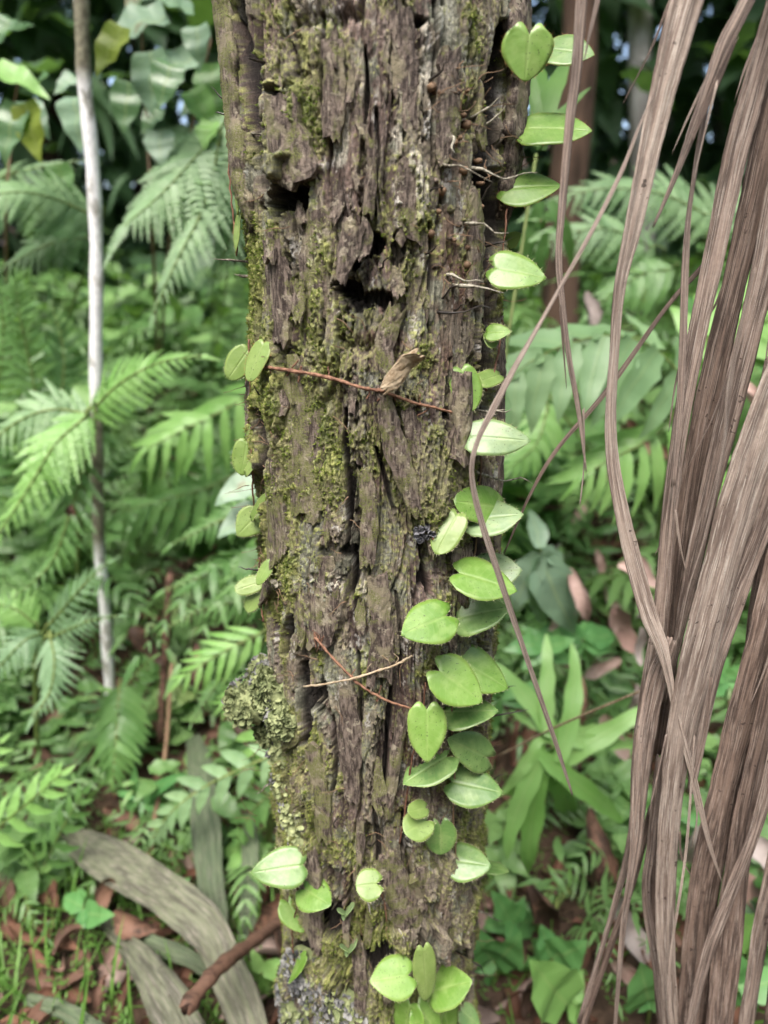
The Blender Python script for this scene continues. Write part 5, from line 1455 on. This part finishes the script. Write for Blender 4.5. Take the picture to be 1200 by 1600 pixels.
def stick(label, pts, rads, mat='stick', name='stick', groove=0):
    P = [PY(*q) for q in pts]; A = catmull([tuple(p) for p in P], 22)
    rad = np.interp(np.linspace(0, 1, 22), np.linspace(0, 1, len(rads)), rads)
    rad = rad * np.array([1 + .13 * math.sin(i * 1.7) + random.uniform(-.1, .1) for i in range(22)])
    V, F, L = tube(A, rad, 10, .3)
    T0 = np.array(A[0] - A[1]); T0 /= np.linalg.norm(T0)
    for j in range(10): V[j] += T0 * random.uniform(-.4, 1.6) * rad[0]
    o = link(name, new_mesh(name, V - np.array(P[0]), F), M[mat]); o.location = P[0]
    o['label'] = label; o['category'] = 'stick'
    return o
stick('thick reddish stick lying up to the foot of the trunk, lower left', [(292, 1572, GH(292, 1572, .155)), (340, 1515, GH(340, 1515, .16)), (390, 1475, GH(390, 1475, .13)), (450, 1430, GH(450, 1430, .08))], [.0078, .008, .0075, .006])
stick('thin brown stalk standing between the dead strap leaves', [(268, 1040, .98), (258, 1180, .92), (238, 1310, .86), (222, 1460, .80)], [.003, .0035, .004, .004], 'stem_brown')
stick('dark upright stalk behind the thin brown one, left of the trunk', [(266, 900, 1.1), (258, 1020, 1.08), (250, 1160, 1.02)], [.006, .007, .006], 'stick')
stick('thin grey twig slanting across the lance-leaf rosette', [(780, 1180, .70), (860, 1140, .66), (940, 1105, .62), (1000, 1080, .60)], [.0011, .0013, .0013, .0011], 'twig')
stick('fine dark stem leaning behind the dead palm strips, right', [(1030, 1020, .62), (1070, 940, .60), (1110, 860, .58), (1130, 760, .56)], [.0010, .0012, .0012, .0010], 'stem_brown')

def curl_leaf(sz, seed, w=.45, curl=1.6):
    """dry curled leaf mesh around origin, unit scale sz"""
    r = random.Random(seed); ns, nv = 11, 7
    V, L, F = [], [], []
    ph = r.uniform(0, 6)
    for i in range(ns):
        s = i / (ns - 1)
        f = math.sin(math.pi * min(1, s * .93 + .05)) ** .7
        for j in range(nv):
            v = j / (nv - 1) * 2 - 1
            a = v * curl * (1 + .4 * math.sin(s * 5 + ph))
            hw = w * .5 * f * (1 + .12 * r.uniform(-1, 1) * (abs(v) > .9))
            rad = hw / max(curl, .2)
            V.append(((s - .5) * sz, math.sin(a) * rad * sz, ((1 - math.cos(a)) * rad + .16 * math.sin(s * 4 + ph) + .02 * r.uniform(-1, 1)) * sz)); L.append((s, v, 0))
    for i in range(ns - 1):
        for j in range(nv - 1):
            k = i * nv + j; F.append((k, k + nv, k + nv + 1, k + 1))
    return np.array(V), F, np.array(L)
DEAD = [('curled pink-brown dead leaf caught right of the trunk at mid height', 905, 930, .93, .10, 70, 'litter_pink'), ('pinkish dead leaf below the curled one, right of the trunk', 975, 985, .92, .10, 60, 'litter_pink'),
        ('crumpled pink dead leaf hanging beside the pale strip', 1000, 900, .95, .09, 20, 'litter_pink'), ('pale folded dead leaf between the strips and the rosette', 1000, 1010, .88, .09, 80, 'litter_grey'),
        ('brown dead leaf curled under the faded leaves right of the trunk', 900, 1090, .9, .10, 110, 'litter'), ('brown crumpled dead leaf right of the big pale fern leaf', 1010, 690, 1.25, .16, 40, 'litter'),
        ('dark dead leaf beside the brown crumpled one, far right', 960, 720, 1.3, .13, 120, 'litter'), ('grey hanging dead leaf right of the trunk, upper middle', 921, 485, 1.2, .10, 88, 'litter_grey'),
        ('orange-brown dead leaf lying upright under the rosette', 925, 1330, .84, .17, 95, 'litter'), ('reddish dead leaf near the bottom, right of the trunk', 850, 1420, .82, .14, 60, 'litter'),
        ('brown dead leaf at the bottom, right of the trunk foot', 830, 1550, .76, .12, 100, 'litter'), ('grey dead leaf among the strips at the bottom', 985, 1450, .78, .13, 70, 'litter_grey'),
        ('pale grey dead leaf between the strips, low right', 1075, 1330, .8, .14, 100, 'litter_grey'), ('pink-grey dead leaf at the bottom between the strips', 1000, 1540, .74, .11, 40, 'litter_pink'),
        ('brown dead leaf at the far right bottom', 1180, 1400, .82, .12, 60, 'litter_pink'), ('red-brown dead leaf by the foot of the white sapling', 230, 1010, 1.05, .12, 50, 'litter'),
        ('red-brown dead leaf between sapling and trunk, below the ferns', 310, 1040, 1.0, .11, 80, 'litter'), ('rusty dead leaf left of the upright strap leaf', 262, 1240, .92, .14, 70, 'litter'),
        ('rusty dead leaf just above the bending strap leaf', 200, 1280, .92, .12, 20, 'litter'), ('red-brown dead leaf beneath the lichen clump', 400, 1150, .88, .11, 30, 'litter'),
        ('broad red-brown dead leaf beside the red stick', 420, 1440, .78, .13, 140, 'litter'), ('small red dead leaf hanging in the bright fern', 111, 802, 1.0, .04, 90, 'litter'),
        ('rusty dead leaf on the ground at the lower left', 160, 1400, .84, .10, 120, 'litter'), ('dead leaf under the narrow strap leaf', 210, 1440, .82, .10, 10, 'litter'),
        ('yellow fallen leaf behind the strips, right of the trunk', 998, 676, 1.15, .05, 10, 'broad_yellow'), ('pinkish dead leaf far right between the strips', 1165, 620, 1.0, .10, 80, 'litter_pink'),
        ('pink-grey dead leaf low between strips and rosette', 960, 1150, .86, .10, 60, 'litter_pink'), ('pale curled dead leaf right of the trunk near the faded leaves', 880, 960, .96, .08, 130, 'litter_pink')]
for k, (lab, x, y, Y, sz, ang, mt) in enumerate(DEAD):
    if y > 820: Y = min(Y, GH(x, y, .16 if y < 1160 and x > 700 else .07))
    V, F, L = curl_leaf(sz * (.8 if 'pink' in mt else .66), k + 70, random.uniform(.4, .6), random.uniform(.7, 1.7))
    o = link('dead_leaf', new_mesh('dead_leaf', V, F, L), M[mt])
    a = math.radians(ang)
    o.matrix_basis = frame(PY(x, y, Y), Vector((math.cos(a), -.2, -math.sin(a))), Vector((random.uniform(-.4, .4), -.8, .6)))
    o['label'] = lab; o['category'] = 'dead leaf'

SMALL_DEAD = ['small grey dead leaf just right of the trunk, above the faded purplish leaves', 'small pink dead leaf left of the wide pale strip, above the curled ones', 'small pink dead leaf beside the wide pale strip, level with the faded leaves', 'small grey dead leaf right under the bend of the wide pale strip', 'small pink dead leaf at the left, just above the lance-leaf rosette', 'small pink dead leaf above the right leaves of the lance-leaf rosette', 'small grey dead leaf against the strips, right of the lance-leaf rosette', 'small pink dead leaf between the strips near the right edge, upper of two', 'small pink dead leaf under the big pale fern leaf, right of the trunk', 'small grey dead leaf near the right edge between the lower strips']
for k, (x, y) in enumerate([(868, 872), (935, 880), (955, 935), (1012, 950), (872, 1035), (940, 1045), (990, 1090), (1170, 700), (905, 800), (1185, 1330)]):
    V, F, L = curl_leaf(random.uniform(.045, .075), k + 170, .5, random.uniform(.9, 1.8))
    o = link('dead_leaf', new_mesh('dead_leaf', V, F, L), M['litter_pink' if k % 3 else 'litter_grey'])
    a = random.uniform(0, 3)
    o.matrix_basis = frame(PY(x, y, GH(x, y, .19)), Vector((math.cos(a), -.2, -math.sin(a))), Vector((random.uniform(-.4, .4), -.8, .6)))
    o['label'] = SMALL_DEAD[k]; o['category'] = 'dead leaf'; o['group'] = 'small dead leaves caught on the right'

# ------------------------------------------------------------------ the rest of the litter, grass and undergrowth
def scatter_litter():
    acc = Acc()
    tp = [curl_leaf(1, 200 + i, .45, .8 + .2 * i) for i in range(5)]
    r = random.Random(5)
    for k in range(4200):
        y = .25 + 3.2 * r.random() ** 1.3; x = r.uniform(-.75, .75) * (y + .35)
        V, F, L = tp[r.randrange(5)]
        Mx = np.array(frame((x, y, ground_z(x, y) + r.uniform(0, .03)), (r.uniform(-1, 1), r.uniform(-1, 1), r.uniform(-.35, .35)), (r.uniform(-.5, .5), r.uniform(-.7, .3), 1), r.uniform(.025, .085), r.uniform(.5, 1.2)))
        acc.add(V @ Mx[:3, :3].T + Mx[:3, 3], np.array(F), np.hstack([L[:, :2], np.full((len(L), 1), r.random())]))
    return acc
def litter_mat():
    s = NT('leaf_litter')
    at = s.n('ShaderNodeAttribute', attribute_name='luv'); sep = s.n('ShaderNodeSeparateXYZ'); s.l(at.outputs['Vector'], sep.inputs[0])
    geo = s.n('ShaderNodeNewGeometry'); nz = s.noise(geo.outputs['Position'], 40, 4, .65)
    cr = s.n('ShaderNodeValToRGB'); s.l(sep.outputs[2], cr.inputs[0])
    e = cr.color_ramp.elements; e[0].color = (.10, .045, .028, 1); e[1].color = (.30, .23, .2, 1)
    for p, c in ((.3, (.2, .095, .06, 1)), (.55, (.14, .075, .05, 1)), (.8, (.27, .16, .12, 1))):
        q = e.new(p); q.color = c
    return s.bsdf(s.mix(s.ramp(nz, .3, .7), s.mix(.55, cr.outputs[0], (.03, .018, .012)), cr.outputs[0]), .75, .3, nz, .5, .003, .1)
M['litter_mix'] = litter_mat()
link('leaf_litter', scatter_litter().mesh('leaf_litter'), M['litter_mix'], kind='stuff', label='brown and reddish fallen leaves covering the ground', category='leaf litter')

def grass_patch():
    acc = Acc(); r = random.Random(9)
    V, F, L = lobe_template(.05, 6, .5, .2, 0, .6, 3, .8)
    V2, F2, L2 = TPL['small', 0]
    F, F2 = np.array(F), np.array(F2)
    for k in range(1900):
        q = r.random()
        if q < .55: x, y = r.uniform(-.62, -.14), r.uniform(.5, .95)
        elif q < .75: x, y = r.uniform(.1, .7), r.uniform(.5, 1.1)
        else: y = r.uniform(.6, 1.8); x = r.uniform(-.6, .6) * (y + .3)
        if abs(x) < .11 and abs(y - TD) < .12: continue
        b = (x, y, ground_z(x, y) - .005)
        if r.random() < .4:
            Mx = np.array(frame(b, (r.gauss(0, .4), r.gauss(0, .4), 1), (r.gauss(0, 1), r.gauss(0, 1), .2), r.uniform(.04, .11)))
            l = L.copy(); l[:, 2] = r.random(); acc.add(V @ Mx[:3, :3].T + Mx[:3, 3], F, l)
        else:   # sprig of small leaves
            ax = Vector((r.gauss(0, .35), r.gauss(0, .35), 1)).normalized(); h = r.uniform(.025, .06)
            for i in range(7):
                a = i * 2.4
                Mx = np.array(frame(Vector(b) + ax * h * (.3 + i * .1), Vector((math.cos(a), math.sin(a), .45)), (0, 0, 1), r.uniform(.006, .011)))
                l = L2.copy(); l[:, 2] = r.random(); acc.add(V2 @ Mx[:3, :3].T + Mx[:3, 3], F2, l)
    return acc
link('grass', grass_patch().mesh('grass'), M['grass'], kind='stuff', label='short grass and tiny leafy sprigs growing through the litter', category='grass')

def undergrowth():
    acc = Acc(); r = random.Random(21)
    tf = {k: (np.array(v[0]), [tuple(f) for f in v[1]], v[2]) for k, v in TPL.items()}
    quad = {}
    for k, (V, F, L) in tf.items():
        if k[0] in ('lobe', 'small', 'ovate', 'heart', 'finger', 'wide'): quad[k] = (V, np.array(F), L)
    def put(kind, Mx, rnd):
        V, F, L = quad[kind, r.randrange(3)]
        Mn = np.array(Mx); l = L.copy(); l[:, 2] = rnd
        acc.add(V @ Mn[:3, :3].T + Mn[:3, 3], F, l)
    def lacy(b, n, l0, up0, rnd):
        a0 = r.uniform(0, 6)
        for i in range(n):
            a = a0 + i * 6.283 / n + r.uniform(-.3, .3); l = l0 * r.uniform(.7, 1.2); up = up0 * r.uniform(.5, 1.2)
            o = Vector((math.cos(a), math.sin(a), 0))
            pts = [b + o * .02 + Vector((0, 0, .03)), b + o * l * .4 + Vector((0, 0, up * .85)), b + o * l * .75 + Vector((0, 0, up)), b + o * l * 1.15 + Vector((0, 0, up * .6))]
            A, out = place_frond(pts, 'bip', 13, l * .34, (0, -.3, 1), r=r)
            rn = rnd * .5 + r.random() * .5
            for kind, i2, Mx in out:
                for q in range(7):      # pinnules
                    s = .05 + q * .13
                    for sg in (-1, 1):
                        put('small', Mx @ frame((s, 0, -.3 * s * s), (.45, sg, -.15), (0, 0, 1), .22 * (1.05 - s), 1.3), rn)
    for k in range(46):
        y = 1.25 + 1.5 * r.random(); x = r.choice((-1, 1)) * r.uniform(.12, .70) * (y + .2)
        lacy(Vector((x, y, ground_z(x, y))), r.randint(4, 6), .42, .34, .35 + .65 * r.random())
    for k in range(120):      # low leafy herbs and small ferns close by
        y = .72 + .75 * r.random(); x = r.choice((-1, 1)) * r.uniform(.16, .66) * (y + .1)
        b = Vector((x, y, ground_z(x, y))); rnd = .3 + .7 * r.random()
        if r.random() < .45:
            for i in range(r.randint(3, 5)):
                a = r.uniform(0, 6.283); l = r.uniform(.09, .2); up = r.uniform(.05, .14); o = Vector((math.cos(a), math.sin(a), 0))
                A, out = place_frond([b + Vector((0, 0, .02)), b + o * l * .5 + Vector((0, 0, up)), b + o * l + Vector((0, 0, up * .7))], 'lobe', 9, l * .33, (0, -.3, 1), r=r)
                for kind, i2, Mx in out: put('lobe', Mx, rnd)
        else:
            kind = r.choice(['ovate', 'heart', 'lobe'])
            for i in range(r.randint(2, 4)):
                ax = Vector((r.gauss(0, .4), r.gauss(0, .4), 1)).normalized(); h = r.uniform(.06, .16)
                for q in range(6):
                    a = q * 2.4 + i
                    put(kind, frame(b + ax * h * (.3 + q * .14), Vector((math.cos(a), math.sin(a), r.uniform(-.4, .3))), (r.uniform(-.3, .3), -.3, 1), r.uniform(.03, .06)), rnd)
    for k in range(330):
        y = 1.35 + 4.2 * r.random() ** 1.2
        x = r.uniform(-.72, .72) * (y + .3)
        b = Vector((x, y, ground_z(x, y)))
        rnd = r.random()
        typ = r.random()
        if typ < .5:      # fern
            nf = r.randint(5, 8); a0 = r.uniform(0, 6)
            for i in range(nf):
                a = a0 + i * 6.283 / nf + r.uniform(-.3, .3); l = r.uniform(.28, .55); up = r.uniform(.12, .40)
                o = Vector((math.cos(a), math.sin(a), 0))
                pts = [b + o * .03 + Vector((0, 0, .05)), b + o * l * .4 + Vector((0, 0, up * .85)), b + o * l * .75 + Vector((0, 0, up)), b + o * l * 1.1 + Vector((0, 0, up * .7))]
                A, out = place_frond(pts, 'small' if y > 1.8 else 'lobe', 14, r.uniform(.08, .14), (0, -.2, 1), r=r)
                rn = rnd * .5 + r.random() * .5
                for kind, i2, Mx in out: put('lobe' if kind == 'lobe' else 'small', Mx, rn)
        else:             # leafy stems
            ns = r.randint(3, 6)
            kind = r.choice(['ovate', 'ovate', 'heart', 'finger'])
            for i in range(ns):
                ax = Vector((r.gauss(0, .35), r.gauss(0, .35), 1)).normalized(); h = r.uniform(.2, .65)
                for q in range(9):
                    a = q * 2.4 + i
                    put(kind, frame(b + ax * h * (.25 + q * .085), Vector((math.cos(a), math.sin(a), r.uniform(-.5, .3))), (r.uniform(-.3, .3), -.3, 1), r.uniform(.06, .13)), rnd * .5 + .5 * r.random())
    return acc
link('undergrowth', undergrowth().mesh('undergrowth'), M['filler'], kind='stuff', label='dense mixed fern and leaf undergrowth filling the slope behind', category='undergrowth')

# far trees that can be told apart
def far_tree(label, x, Y, w, mat, lean=0, seed=0, xb=None):
    r = random.Random(seed)
    top = PY(x, -200, Y); bx = PY(xb if xb else x, 330, Y).x
    b = Vector((bx, Y, ground_z(bx, Y) - .1))
    t = thing('forest_tree', label, 'tree', b, group='trees in the forest behind')
    d = Y / (CO + .3 * SI); R = w * K * d / 2
    pts = [tuple(b), tuple(b + (top - b) * .33 + Vector((r.uniform(-.05, .05), 0, 0))), tuple(b + (top - b) * .7), tuple(top), tuple(top + (top - b) * .8)]
    A = catmull(pts, 26)
    V, F, L = tube(A, [R * (1.25 - .55 * i / 25) for i in range(26)], 16, .12)
    link('trunk', new_mesh('trunk', V - np.array(b), F), M[mat], t)
    acc = Acc()
    for k in range(420):
        p = Vector(A[-1]) + Vector((r.gauss(0, 1.0), r.gauss(0, 1.0), r.gauss(0, .7)))
        V, F, L = TPL['ovate', k % 3]; l = L.copy(); l[:, 2] = r.random()
        Mx = np.array(frame(p, (r.uniform(-1, 1), r.uniform(-1, 1), r.uniform(-.7, .3)), (0, 0, 1), r.uniform(.15, .3)))
        acc.add(V @ Mx[:3, :3].T + Mx[:3, 3] - np.array(b), np.array(F), l)
    for k in range(6):
        e = Vector(A[-1]) + Vector((r.gauss(0, .8), r.gauss(0, .8), r.uniform(-.1, .7))); s0 = Vector(A[20 - k])
        V, F, L = tube(catmull([tuple(s0), tuple((s0 + e) / 2 + Vector((0, 0, .15))), tuple(e)], 8), [R * .35 * (1 - .8 * i / 7) for i in range(8)], 6)
        link('limb', new_mesh('limb', V - np.array(b), F), M[mat], t)
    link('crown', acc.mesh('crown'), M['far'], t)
far_tree('thick reddish-brown tree trunk close behind the top right edge of the trunk', 912, 2.3, 52, 'treebark', 0, 1, 915)
far_tree('pale grey tree trunk behind the wide hanging strip, top right', 1010, 3.2, 34, 'treepale', 0, 2, 1000)
far_tree('thin pale trunk just right of the wide strip, far behind', 1055, 4.2, 22, 'treepale', 0, 3, 1050)
far_tree('dark slim tree far behind in the top left corner', 70, 4.0, 30, 'treebark', 0, 4, 75)
far_tree('dark trunk far behind between sapling and palm, top left', 215, 4.6, 26, 'treebark', 0, 5, 210)
far_tree('slim grey tree far behind at the top right corner', 1130, 4.6, 24, 'treepale', 0, 6, 1125)

def forest_wall():
    acc = Acc(); r = random.Random(33)
    for k in range(19000):
        y = r.uniform(3.2, 9.5)
        x = r.uniform(-.85, .85) * (y + .3)
        g = ground_z(x, y)
        z = g + r.random() ** .8 * (1.4 + .66 * y - g)
        V, F, L = TPL['ovate' if r.random() < .7 else 'finger', r.randrange(3)]
        l = L.copy(); l[:, 2] = r.random() ** 1.5
        Mx = np.array(frame((x, y, z), (r.uniform(-1, 1), r.uniform(-1, .3), r.uniform(-1, .2)), (r.uniform(-.4, .4), -.4, 1), r.uniform(.14, .40)))
        acc.add(V @ Mx[:3, :3].T + Mx[:3, 3], np.array(F), l)
    for k in range(7000):  # unseen foliage ring around the camera, added to block low sky light
        a = r.uniform(0, 6.283); R = r.uniform(3.2, 8.5)
        x, y = R * math.cos(a), .5 + R * math.sin(a)
        if y > 2.2 and abs(x) < .9 * y: continue
        g = ground_z(x, y) if y > 0 else 0
        z = g + r.random() * 4.6
        V, F, L = TPL['small', r.randrange(3)]
        l = L.copy(); l[:, 2] = r.random() ** 1.5
        Mx = np.array(frame((x, y, z), (r.uniform(-1, 1), r.uniform(-1, 1), r.uniform(-1, .2)), (r.uniform(-.5, .5), r.uniform(-.5, .5), 1), r.uniform(.3, .6), 2.0))
        acc.add(V @ Mx[:3, :3].T + Mx[:3, 3], np.array(F), l)
    return acc
link('forest', forest_wall().mesh('forest'), M['far'], kind='stuff', label='dark mass of forest foliage far behind, with an unseen ring added to block light', category='forest')
